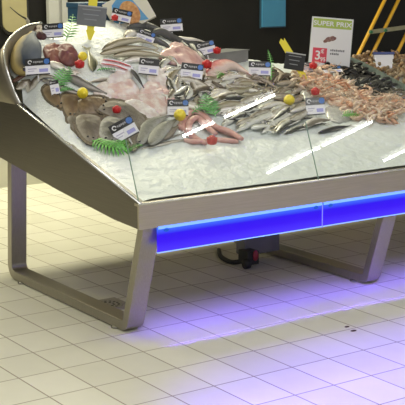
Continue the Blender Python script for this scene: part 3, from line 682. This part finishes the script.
# squid / cuttlefish
sq = [(248, 84), (258, 80), (268, 84), (278, 79), (288, 84), (252, 92), (264, 91), (275, 92), (285, 92), (296, 90), (300, 98), (268, 74), (280, 72), (291, 77), (258, 73), (298, 106), (246, 76), (284, 100), (274, 100)]
sq += [(254, 88), (262, 78), (270, 88), (282, 94), (291, 84), (294, 98), (272, 80), (248, 80), (304, 98), (298, 86), (284, 78), (260, 96)]
for i, (u, v) in enumerate(sq):
    a = random.uniform(-1.2, 1.2) + (PI if i % 2 else 0); r = random.uniform(8, 12); c, s_ = math.cos(a) * r, math.sin(a) * r * .7; b_ = random.uniform(-3, 3)
    fish([(u - c, v - s_), (u + b_ * .5, v + b_), (u + c, v + s_)], random.uniform(7, 10), m_squid, 'mottled brown cuttlefish in the heap around the yellow lemon at right of centre', 'cuttlefish', 'cuttlefish', 'cuttlefish heap', lift=.009 * (i % 3), thick=.6, fin=False, tail=(i % 2 == 0), tw=.9)
# pink strips
for i, (pa, w, lb) in enumerate((
 ([(182, 130), (184, 119), (193, 113), (204, 117), (213, 126), (226, 133), (240, 138)], 9, 'thick pink strip arching highest beside the yellow lemon'),
 ([(188, 134), (190, 124), (198, 120), (206, 128), (216, 136)], 8, 'thick pink strip curled inside the highest one'),
 ([(178, 126), (186, 131), (196, 139), (206, 144)], 8, 'pink strip running down under the lemon'),
 ([(206, 124), (218, 130), (230, 134), (242, 141)], 8, 'pink strip at the right of the pink group'),
 ([(184, 140), (194, 142), (206, 141)], 7, 'pink strip lowest left on the front ice'),
 ([(212, 140), (224, 141), (238, 142)], 8, 'pink strip lowest right beside the red rosette'))):
    P_ = [at(u, v, .02 if i in (1, 3) else .008) for u, v in pa]; r = w / px(P_[0]) / 2; s_ = spline(P_, 20)
    s_ = [V((p.x, p.y, H(p.x, p.y) + r * .5 + (.02 if i in (1, 3) else .0))) for p in s_]
    bm = bmesh.new(); tube(bm, s_, [r * (.55 + .5 * math.sin(PI * min(1, .15 + .75 * k / 19))) for k in range(20)], 10, flat=.7)
    tag(link('squid_strip', bm, m_octo, None, P_[0]), lb, 'squid', 'pink strips')
# see through bag
bgm = mat('bag_grey', (.50, .50, .48), .2, var=.3, scale=30, bump=.3)
slab([(326, 106), (338, 104), (350, 108), (356, 114), (346, 121), (334, 121), (326, 115)], bgm, 'crumpled pale plastic bag beside the green leaf', 'plastic_bag', 'bag', .03)
slab([(300, 91), (306, 90), (314, 98), (312, 104), (305, 100)], bgm, 'small crumpled clear bag left of the red rosette', 'plastic_bag', 'bag', .03, .02)
# --- shrimp, mussels, whelks
def inpoly(x, y, P):
    c = False
    for (a, b), (d, e) in zip(P, P[1:] + P[:1]):
        if (b > y) != (e > y) and x < (d - a) * (y - b) / (e - b) + a: c = not c
    return c
def scatter(P, n, dmin):
    out = []; x0, x1 = min(p[0] for p in P), max(p[0] for p in P); y0, y1 = min(p[1] for p in P), max(p[1] for p in P); t = 0
    while len(out) < n and t < 20000:
        t += 1; x, y = random.uniform(x0, x1), random.uniform(y0, y1)
        if inpoly(x, y, P) and all(((x - a) / 1.0) ** 2 + ((y - b) * 1.9) ** 2 > dmin * dmin for a, b in out): out.append((x, y))
    return out
def shrimp_mesh(seed):
    random.seed(seed); bm = bmesh.new(); L = .052; pts = []; n = 10
    for i in range(n): t = -.5 + 2.6 * i / (n - 1); pts.append(V((L * .62 * math.sin(t), L * .62 * (1 - math.cos(t)), .0)))
    rr_ = [.002, .0075, .0105, .0115, .011, .0098, .0085, .0068, .005, .003]
    tube(bm, pts, rr_, 8, up=V((0, 0, 1)))
    e = pts[-1]; d = (pts[-1] - pts[-2]).normalized(); s = V((-d.y, d.x, 0))
    for k in (-1, 0, 1):
        q = [e - s * .002, e + (d + s * k * .6) * .016 - s * .003, e + (d + s * k * .6) * .017 + s * .003, e + s * .002]
        f = [bm.verts.new(x_ + V((0, 0, .001))) for x_ in q]; g_ = [bm.verts.new(x_ - V((0, 0, .001))) for x_ in q]; bm.faces.new(f); bm.faces.new(g_[::-1])
        for a in range(4): bm.faces.new((f[a], g_[a], g_[(a + 1) % 4], f[(a + 1) % 4]))
    h = pts[0]
    for k in (-1, 1): tube(bm, spline([h, h + V((-.02, -.008, .006 * k)), h + V((-.045, .012 * k, .012 * k)), h + V((-.06, .03 * k, .0))], 6), .0011, 4)
    for i in range(2, 7):
        tube(bm, [pts[i], pts[i] + V((.004, .014, .006)), pts[i] + V((-.002, .02, .004))], .0012, 4)
    return bm
shm = [mat('shrimp_orange', (.72, .42, .28), .35, col2=(.52, .22, .12), scale=70), mat('shrimp_pink', (.76, .59, .47), .35, col2=(.58, .34, .23), scale=70), mat('shrimp_cream', (.78, .68, .56), .3, col2=(.66, .46, .34), scale=70)]
protos = []
for k in range(3):
    o = link('shrimp', shrimp_mesh(k), shm[k]); tag(o, 'orange pink prawn in the big heap at the right of the counter', 'prawn', 'prawns in the heap'); 
    bm = bmesh.new(); ellipsoid(bm, (-.020, .002, .006), (.002, .002, .002), None, 6, 4); e_ = link('eye', bm, mat('fish_eye', (.015, .015, .02), .1, coat=.5), o); protos.append(o)
random.seed(5)
SH = [(290, 82), (300, 71), (312, 68), (330, 71), (340, 79), (352, 90), (372, 98), (405, 102), (412, 119), (380, 124), (352, 120), (340, 106), (322, 102), (300, 92)]
sites = scatter(SH, 235, 3.0); sites.sort(key=lambda p: p[1])
first = [True] * 3
def put(proto, loc, rot, sc, flag):
    o = proto
    if not flag:
        o = proto.copy(); C.objects.link(o)
        for ch in proto.children:
            c = ch.copy(); C.objects.link(c); c.parent = o
    o.location = loc; o.rotation_euler = rot; o.scale = (sc,) * 3
    return o
for i, (u, v) in enumerate(sites):
    k = random.choice((0, 1, 1, 2, 2)); p = at(u, v + 1)
    put(protos[k], p + V((0, 0, random.uniform(.008, .045))), (random.uniform(-.7, .7), random.uniform(-.7, .7), random.uniform(0, 6.3)), random.uniform(.85, 1.25), first[k]); first[k] = False
# mussels
def mussel():
    bm = bmesh.new()
    for sg in (1, -1):
        n, M_ = 9, 10; rows = []
        for i in range(n):
            s = i / (n - 1); w = .016 * (math.sin(PI * min(1, s * .82 + .06)) ** .7); x = .062 * (s - .5); h = .0115 * math.sin(PI * min(1, s * .85 + .05)) ** .6
            rows.append([bm.verts.new((x, w * math.cos(PI * k / M_) + .004 * math.sin(PI * s), sg * (h * math.sin(PI * k / M_) + .0006))) for k in range(M_ + 1)])
        for a, b in zip(rows, rows[1:]):
            for k in range(M_): bm.faces.new((a[k], a[k + 1], b[k + 1], b[k]))
    return bm
mu = link('mussel', mussel(), mat('mussel_black', (.007, .0065, .008), .4, col2=(.02, .017, .017), scale=40)); tag(mu, 'black mussel in the dark heap below the price sign', 'mussel', 'mussels in the heap')
MU = [(324, 68), (338, 64), (351, 65), (370, 74), (394, 88), (374, 96), (356, 92), (344, 82), (334, 74)]
for i, (u, v) in enumerate(scatter(MU, 125, 3.0)):
    p = at(u, v + 1); put(mu, p + V((0, 0, random.uniform(.008, .035))), (random.uniform(-.6, .6), random.uniform(-.5, .5), random.uniform(0, 6.3)), random.uniform(1.0, 1.3), i == 0)
# grey shrimps: tiny
gs = link('grey_shrimp', shrimp_mesh(9), mat('shrimp_grey', (.20, .17, .13), .4, col2=(.12, .10, .08), scale=70)); tag(gs, 'tiny grey shrimp in the strip between mussels and prawns', 'shrimp', 'grey shrimps')
random.seed(8)
for i, (u, v) in enumerate(scatter([(356, 93), (374, 95), (391, 89), (412, 93), (412, 102), (390, 100), (370, 98)], 70, 2.2)):
    p = at(u, v); put(gs, p + V((0, 0, random.uniform(.004, .02))), (random.uniform(-.4, .4), random.uniform(-.4, .4), random.uniform(0, 6.3)), random.uniform(.5, .7), i == 0)
def whelk():
    bm = bmesh.new(); n, M_ = 26, 12; rows = []
    for i in range(n):
        s = i / (n - 1); z = .030 - .062 * s; r = .0205 * math.sin(PI * min(1, .10 + s * .78)) ** .9 * (1 - .0 * s) + .0025 * math.sin(s * 26) * (1 - s); r = max(.001, r * (1.1 - .55 * (1 - s)))
        rows.append([bm.verts.new((r * math.cos(2 * PI * k / M_) * (1 + .06 * math.cos(6 * PI * k / M_)), r * math.sin(2 * PI * k / M_), z)) for k in range(M_)])
    for a, b in zip(rows, rows[1:]):
        for k in range(M_): bm.faces.new((a[k], a[(k + 1) % M_], b[(k + 1) % M_], b[k]))
    bm.faces.new(rows[0]); bm.faces.new(rows[-1][::-1]); return bm
whm = [mat('whelk_tan', (.38, .24, .12), .45, col2=(.16, .09, .045), scale=60, bump=.3), mat('whelk_olive', (.30, .23, .14), .45, col2=(.15, .10, .06), scale=60, bump=.3)]
wp = [tag(link('whelk', whelk(), whm[k]), 'brown whelk shell in the heap at the far right back', 'whelk', 'whelks in the heap') for k in (0, 1)]
WH = [(352, 61), (366, 57), (416, 56), (416, 88), (404, 83), (390, 76), (370, 68)]
fw = [True, True]
for i, (u, v) in enumerate(scatter(WH, 130, 3.4)):
    k = random.choice((0, 0, 1)); p = at(u, v + 2); put(wp[k], p + V((0, 0, random.uniform(.012, .05))), (random.uniform(0, 6.3), random.uniform(0, 6.3), random.uniform(0, 6.3)), random.uniform(.75, 1.1), fw[k]); fw[k] = False
# glass divider between mussels and whelks
dv = [at(338, 63), at(350, 64), at(370, 73), at(388, 83), at(414, 97)]
dv = spline(dv, 12); bm = bmesh.new(); A = []
for p in dv:
    b = V((p.x, p.y, H(p.x, p.y) - .01)); A.append([bm.verts.new(b), bm.verts.new(b + V((0, 0, .06))), bm.verts.new(b + V((-.003, -.008, .06))), bm.verts.new(b + V((-.003, -.008, 0)))])
for a, b in zip(A, A[1:]):
    for k in range(4): bm.faces.new((a[k], a[(k + 1) % 4], b[(k + 1) % 4], b[k]))
bm.faces.new(A[0]); bm.faces.new(A[-1][::-1])
o = link('divider', bm, mat('divider_glass', (.30, .36, .33), .15, .2, var=.3, scale=8), None, dv[0], False); tag(o, 'low greenish glass divider between mussels and whelks', 'divider')

# blue crate standing on the back of the ice
c0, c1 = on_plane_y(80, 3, 1.80), on_plane_y(114, 5, 1.80); zb = c0.z - .22
o = empty('blue_crate', (c0.x, 1.8, zb), 'dark blue crate behind the ice mound at the upper left', 'crate')
mb_ = mat('crate_blue', (.018, .075, .16), .5, var=.15, scale=9)
part('body', box((c0.x, 1.80, zb), (c1.x, 1.96, c0.z - .02), bev=.006), mb_, o, False)
part('rim', box((c0.x - .006, 1.794, c0.z - .03), (c1.x + .006, 1.966, c0.z), bev=.005), mb_, o, False)
# --- garnish
rosette(80, 66, 10, 'red rosette next to the yellow lemon at the upper left')
rosette(117, 111, 9, 'red rosette on the long grey flatfish above the tilted tag', lift=.06)
rosette(207, 66, 10, 'red rosette right of the tag in the upper middle', lift=.05)
rosette(217, 52, 8, 'red rosette on the back ridge before the grey tray', lift=.05)
rosette(212, 142, 11, 'dull red rosette on the front ice by the pink strips', mat('petal_dull_red', (.55, .06, .05), .4, var=.3, scale=50))
rosette(313, 67, 8, 'red rosette at the foot of the white price sign', lift=.055)
rosette(315, 93, 9, 'red rosette just above the see through tag', lift=.04)
rosette(115, 19, 7, 'red rosette beside the tag near the poster box', lift=.02)
lemon(83, 58, 10, 'yellow lemon above the red rosette at the upper left')
lemon(83, 95, 12, 'yellow lemon wedge between the brown flatfish', 1.2)
lemon(180, 117, 13, 'yellow lemon below the tag at the pink strips', .9)
lemon(289, 102, 12, 'yellow lemon among the cuttlefish right of centre', .2)
fern([(66, 41), (71, 34), (73, 21)], 20, 'pale green leaf upright by the topmost left tag', n=10, mt=mat('leaf_light', (.28, .58, .22), .45, var=.4, scale=40), stand=.03)
fern([(58, 89), (63, 80), (69, 68)], 25, 'green fern beside the small tilted tag', fernd, n=10)
fern([(60, 92), (66, 92), (74, 90)], 9, 'green sprig under the small tilted tag', fernd, n=9)
fern([(92, 141), (103, 148), (116, 152), (130, 151)], 27, 'large green fern lowest left on the front ice', n=13)
fern([(128, 154), (122, 147), (119, 138)], 18, 'upright green fern frond below the tilted tag', n=11)
fern([(142, 146), (136, 150), (128, 152)], 9, 'small green frond at the right end of the big fern', n=9)
fern([(216, 118), (210, 109), (206, 95)], 26, 'green fern in the middle of the small fish', fernd, n=10, lift=.04)
fern([(192, 114), (201, 111), (210, 112)], 12, 'green sprig leaning left from the middle fern', fernd, n=9, lift=.04)
fern([(217, 80), (220, 77), (224, 75)], 9, 'small green sprig under the red fish', n=8, lift=.04)
fern([(271, 80), (271, 66), (268, 51)], 9, 'narrow green leaf standing upright beside the right middle tag', mat('leaf_narrow', (.07, .40, .05), .45, var=.3, scale=40), n=13, lift=.04)
fern([(97, 71), (108, 72), (124, 72)], 6, 'green strip below the packet with red stripes', fernd, n=11, lift=.02)
fern([(342, 117), (350, 117), (362, 116)], 13, 'bright green plastic leaf at the front edge by the prawns', mat('leaf_plastic', (.22, .52, .12), .4, var=.3, scale=40), n=9, lift=.03)

# --- price tags
price_tag(53.5, 38, 21, 15, -4, 'price tag standing topmost left beside the pale green leaf')
price_tag(38.5, 75, 25, 17, -4, 'large price tag at the far left in front of the huge fish', lift=.06)
price_tag(56.5, 95, 9, 15, -12, 'small narrow tilted price tag beside the fern at the left', head=.25, sticker=False)
T.location.z = .0095
price_tag(129, 138, 25, 20, -30, 'strongly tilted price tag on the slate flatfish above the big fern', lift=.045)
price_tag(178, 116, 21, 17, 0, 'price tag left above the yellow lemon at the pink strips', lift=.01)
price_tag(191, 79, 22, 16, 7, 'price tag in the upper middle left of a red rosette', lift=.03)
price_tag(144, 42, 18, 12, 20, 'tilted price tag between the black fish and the striped brown fish', lift=.03)
price_tag(172, 32, 22, 14, -4, 'price tag highest on the back ridge against the black wall', lift=.035)
price_tag(207.5, 55, 19, 14, -14, 'price tag on the back ridge left of a red rosette', lift=.035)
price_tag(259.5, 76, 22, 15, 2, 'price tag right of the red fish beside the narrow leaf', lift=.04)
price_tag(316, 115, 19, 18, -4, 'see through headed price tag at the front beside the prawns', headmt=mat('print_greyblue', (.12, .12, .13), .3), lift=.035)
price_tag(148, 75, 20, 17, 6, 'dark headed price tag in front of the striped brown fish', sticker=False, lift=.03)
price_tag(120, 22, 20, 13, 14, 'price tag furthest back beside the seafood poster box', lift=.02)
price_tag(333, 73, 20, 10, -6, 'price tag lying back at the foot of the white sign', lean=60, lift=.03)
price_tag(308, 72, 10, 10, 0, 'small price tag half hidden left of the white sign', lift=.03)
# folded white card on the whelks
mtx, s = board(384, 66, 0, 20, 0, .04); o = emptym('folded_card', mtx, 'white folded card with a blue top edge on the whelks', 'card'); w = 10 / s
lpart('card', prism(bmesh.new(), [(-w * .75, -.03), (w * .75, -.03), (w * .85, .045), (w, .085), (-w, .085), (-w * .9, .04)], 1, -.001, .001), white, o)
lpart('flap', prism(bmesh.new(), [(-w, .085), (w, .085), (w, .05), (-w, .05)], 1, .012, .014), white, o)
lpart('top_edge', box((-w * 1.05, -.006, .078), (w * 1.05, .016, .096), bev=.002), mat('edge_navy', (.03, .05, .22), .4), o)
# packet with red stripes
o = slab([(102, 58), (112, 58), (131, 64), (134, 68), (128, 72), (112, 69), (100, 64)], mat('packet_white', (.80, .80, .84), .3, var=.06, scale=20), 'white packet with red stripes lying on the ice', 'packet', 'packet', .02, .03, nz=.02)
for i, (a, b) in enumerate((((103, 59.5), (131, 66.5)), ((101, 63.5), (128, 70)))):
    A_, B_ = at(a[0], a[1], .045), at(b[0], b[1], .045); bm = bmesh.new(); tube(bm, spline([A_, (A_ + B_) / 2 + V((0, 0, .008)), B_], 8), [.004, .007, .008, .008, .008, .008, .007, .004], 8, flat=.35); part('red_stripe', bm, mat('stripe_red', (.70, .05, .08), .4), o)
# seafood poster box
mtx, s = board(138, 27, 0, 12, -29, .01); o = emptym('poster_box', mtx, 'leaning cream and blue box with a picture of orange seafood at the back', 'box'); w = 21 / s; h = 36 / s
lpart('box', box((-w, -.02, 0), (w, .02, h), bev=.003), mat('box_cream', (.74, .71, .60), .4, var=.05, scale=6), o)
lpart('blue_band', prism(bmesh.new(), [(-w * .95, h * .35), (-w * .2, h * .2), (w * .62, h * .02), (w * .3, h * .98), (-w * .1, h * .98), (-w * .6, h * .85)], 1, -.0215, -.02), mat('box_blue', (.08, .30, .60), .4, col2=(.16, .42, .70), scale=12), o)
pic = lpart('picture', disc(w * .46, -.0235, -.0215, -w * .02, h * .42, 20, h * .36), mat('picture_orange', (.74, .42, .16), .45, col2=(.52, .20, .06), scale=40), o)
# price stakes with boards
def stake(u, v, wpx, hpx, roll, lean, label, bw, bh, bz, colr, lift=0., broll=0):
    mtx, s = board(u, v, 0, lean, roll, lift); o = emptym('price_stake', mtx, label, 'sign', 'yellow price stakes'); k = 1 / s; w = wpx * k / 2; h = hpx * k
    ym = mat('stake_yellow', (.86, .74, .05), .4)
    lpart('stake', prism(bmesh.new(), [(-w * .1, -.02), (w * .15, -.02), (w, .045), (w * .75, .05), (w, h * .6), (w * .9, h), (w * .35, h * .95), (0, h * 1.02), (-w, h * .97), (-w, h * .6), (-w * .8, .05), (-w, .045)], 1, 0, .005), ym, o)
    b = lpart('board', box((-bw * k / 2, -.006, -bh * k / 2), (bw * k / 2, 0, bh * k / 2), bev=.0015), colr, o); b.location = (0, -.001, (bz + bh / 2) * k); b.rotation_euler = (0, math.radians(broll), 0); bz = -bh / 2
    bm = bmesh.new()
    for i in range(3): bx(bm, (-bw * k * (.34 - .05 * i), -.0066, (bz + bh * (.78 - .24 * i)) * k), (bw * k * (.30 - .06 * i), -.006, (bz + bh * (.82 - .24 * i)) * k))
    lpart('chalk_lines', bm, mat('chalk', (.30, .31, .33), .8), b)
    lpart('board_edge', box((-bw * k / 2, -.0065, (bz + bh - 1.2) * k), (bw * k / 2, .001, (bz + bh) * k)), mat('edge_light', (.45, .46, .47), .5), b)
stake(90, 39, 9, 44, 6, 5, 'yellow stake with a big grey board on the ice at the upper left', 29, 20, 12.5, mat('board_grey', (.17, .18, .20), .5, var=.15, scale=12))
stake(306, 81, 7, 48, -31, 5, 'tilted yellow stake with a black board left of the white price sign', 20, 17, 14, mat('board_black', (.014, .015, .018), .4), .03, 40)
# white price sign
mtx, s = board(328.5, 68.5, 0, 8, 5, .0); k = 1 / s; w, h = 20.2 * k, 49.5 * k
o = emptym('price_sign', mtx, 'white upright sign with a green header and a red price square', 'sign')
lpart('panel', box((-w, -.002, 0), (w, .002, h), bev=.001), mat('sign_white', (.74, .74, .78), .4), o)
lpart('frame', box((-w * 1.03, .002, -.03), (w * 1.03, .005, h * 1.015), bev=.001), mat('frame_clear', (.55, .57, .57), .2), o)
hd = lpart('header', box((-w * .95, -.003, h * .80), (w * .95, -.002, h * .985)), mat('header_green', (.36, .47, .09), .45), o)
rd = lpart('price_square', box((-w * .86, -.003, h * .10), (-w * .16, -.002, h * .395)), mat('square_red', (.62, .05, .09), .45), o)
pm = mat('prawn_brown', (.16, .06, .05), .5, col2=(.30, .18, .16), scale=60)
bm = bmesh.new()
for i in range(5): ellipsoid(bm, ((-.25 + .09 * i) * w, -.002, h * (.545 + .03 * (i % 2) + .012 * i)), (w * .16, .0015, h * .035), Matrix.Rotation(-.5, 4, 'Y'), 10, 6)
lpart('picture', bm, pm, o, True)
def text(s_, size, x, z, mt_, parent, y=-.0034, bold=.0, sx=1.0):
    c = bpy.data.curves.new('lettering', 'FONT'); c.body = s_; c.size = size; c.align_x = 'CENTER'; c.align_y = 'CENTER'; c.extrude = .0003; c.offset = bold
    t = bpy.data.objects.new('lettering', c); C.objects.link(t); dg = bpy.context.evaluated_depsgraph_get(); dg.update()
    me = bpy.data.meshes.new_from_object(t.evaluated_get(dg)); bpy.data.objects.remove(t)
    ob = bpy.data.objects.new('lettering', me); C.objects.link(ob); me.materials.clear(); me.materials.append(mt_)
    ob.parent = parent; ob.location = (x, y, z); ob.rotation_euler = (PI / 2, 0, 0); ob.scale = (sx, 1, 1); return ob
text('SUPER PRIX', h * .13, 0, h * .885, whitep, hd, bold=.0008, sx=1.15)
text('3', h * .25, -w * .60, h * .235, whitep, rd, bold=.0015)
text('€', h * .11, -w * .38, h * .325, whitep, rd, bold=.0006)
text('95', h * .11, -w * .33, h * .165, whitep, rd, bold=.0006)
bm = bmesh.new(); x = -.02
for i in range(8): bx(bm, (w * (.0 + .09 * i), -.0028, h * .345), (w * (.065 + .09 * i), -.002, h * (.38 + .006 * (i % 2))))
for i in range(5): bx(bm, (w * (.0 + .09 * i), -.0028, h * .275), (w * (.065 + .09 * i), -.002, h * (.31 + .006 * (i % 2))))
lpart('print_lines', bm, mat('print_slate', (.16, .16, .19), .5), o)

# --- on the floor
de = empty('floor_drain', (.195, .66, 0), 'round perforated floor drain in a square tile by the left leg', 'drain')
part('frame', box((.085, .55, .0), (.305, .77, .004), bev=.001), mat('drain_frame', (.42, .39, .33), .5, .3, var=.2, scale=20), de, False)
bm = bmesh.new(); lathe(bm, [(.086, .004), (.086, .0065), (.078, .0075), (.001, .0075)], 28, Matrix.Translation((.195, .66, 0))); part('grate', bm, mat('drain_steel', (.40, .38, .33), .45, .5, var=.2, scale=30), de)
bm = bmesh.new()
for n, r in ((16, .062), (10, .038), (1, 0)):
    for k in range(n):
        a = 2 * PI * k / n; lathe(bm, [(.0075, .0074), (.0075, .0079)], 10, Matrix.Translation((.195 + r * math.cos(a), .66 + r * math.sin(a), 0)))
hl = part('holes', bm, mat('hole_dark', (.03, .028, .025), .8), de, False)
# pump box behind the middle leg
bp_ = V((1.36, .80, 0))
pe = empty('pump_box', bp_, 'grey box with a black caster and a red knob under the counter', 'box')
part('housing', box((1.285, .93, .055), (1.545, 1.02, .20), bev=.008), mat('housing_grey', (.15, .145, .15), .45, var=.15, scale=10), pe, False)
part('base', box((1.25, .85, .02), (1.33, .95, .10), bev=.006), mat('rubber_black', (.018, .018, .02), .6), pe, False)
bm = bmesh.new(); tube(bm, [(1.235, .865, .03), (1.265, .865, .03)], .03, 14); part('caster', bm, mat('rubber_black', (.018, .018, .02), .6), pe)
bm = bmesh.new(); ellipsoid(bm, (1.30, .845, .075), (.020, .012, .032)); part('knob', bm, mat('knob_red', (.30, .02, .04), .4), pe)
bm = bmesh.new(); tube(bm, spline([(1.27, .93, .03), (1.24, 1.0, .014), (1.27, 1.15, .012), (1.36, 1.3, .012)], 12), .014, 8); part('hose', bm, mat('rubber_black', (.018, .018, .02), .6), pe)
for u, v, r in ((347, 327, .009), (353.5, 331, .011)):
    d = FF + RR * ((u - 202.5) / FPX) - UU * ((v - 202.5) / FPX); p = CAM + d * (-CAM.z / d.z)
    bm = bmesh.new(); ellipsoid(bm, (p.x, p.y, .002), (r * 1.6, r, .003)); tag(link('food_scrap', bm, mat('scrap_brown', (.06, .02, .02), .6), None, V((p.x, p.y, 0))), ('small dark scrap on the floor tiles, the left one of two' if u < 350 else 'small dark scrap on the floor tiles, the right one of two'), 'scrap')

# ------------------------------------------------------------------ light of the hall
tubem = mat('tube_glow', (.9, .9, .9), .4, emit=(1, .98, .93), es=26)
fxm = mat('fixture_white', (.7, .7, .7), .5)
def fixture(a, b, label, gap=None):
    a, b = V(a), V(b); d = (b - a).normalized(); s = V((-d.y, d.x, 0)); c = (a + b) / 2
    o = empty('ceiling_light', c, label, 'ceiling light', 'fluorescent ceiling lights')
    L = (b - a).length; mt_ = Matrix.Translation(c) @ Matrix.Rotation(math.atan2(d.y, d.x), 4, 'Z')
    part('housing', box((-L / 2 - .03, -.07, .03), (L / 2 + .03, .07, .09), mt_), fxm, o, False)
    segs = [(0, 1)] if not gap else [(0, gap[0]), (gap[1], 1)]
    for f0, f1 in segs:
        bm = bmesh.new(); tube(bm, [a.lerp(b, f0), a.lerp(b, f1)], .014, 10); part('tube', bm, tubem, o)
Z = 3.10
fixture((2.947, -3.26, Z), (3.657, -2.74, Z), 'fluorescent ceiling light nearest the counter', (.34, .45))
fixture((4.337, -4.08, Z), (5.197, -3.34, Z), 'fluorescent ceiling light in the middle of the row', (.50, .525))
fixture((5.907, -4.14, Z), (6.627, -3.51, Z), 'fluorescent ceiling light furthest right')
def area(name, loc, rot, sx, sy, e, col=(1, .98, .95)):
    L = bpy.data.lights.new(name, 'AREA'); L.shape = 'RECTANGLE'; L.size = sx; L.size_y = sy; L.energy = e; L.color = col
    o = bpy.data.objects.new(name, L); C.objects.link(o); o.location = loc; o.rotation_euler = rot; return o
area('hall_light', (-1.7, -3.3, 3.15), (0, 0, 0), 3.0, 2.0, 78)
area('hall_light', (1.2, -.4, 3.15), (0, 0, 0), 3.0, 1.0, 30)
area('hall_light', (.9, 3.4, 3.15), (0, 0, 0), 4.5, .8, 180, (1, .95, .68))
w = bpy.data.worlds.new('world'); S.world = w; w.use_nodes = True
w.node_tree.nodes['Background'].inputs[0].default_value = (.98, .99, .97, 1); w.node_tree.nodes['Background'].inputs[1].default_value = .45
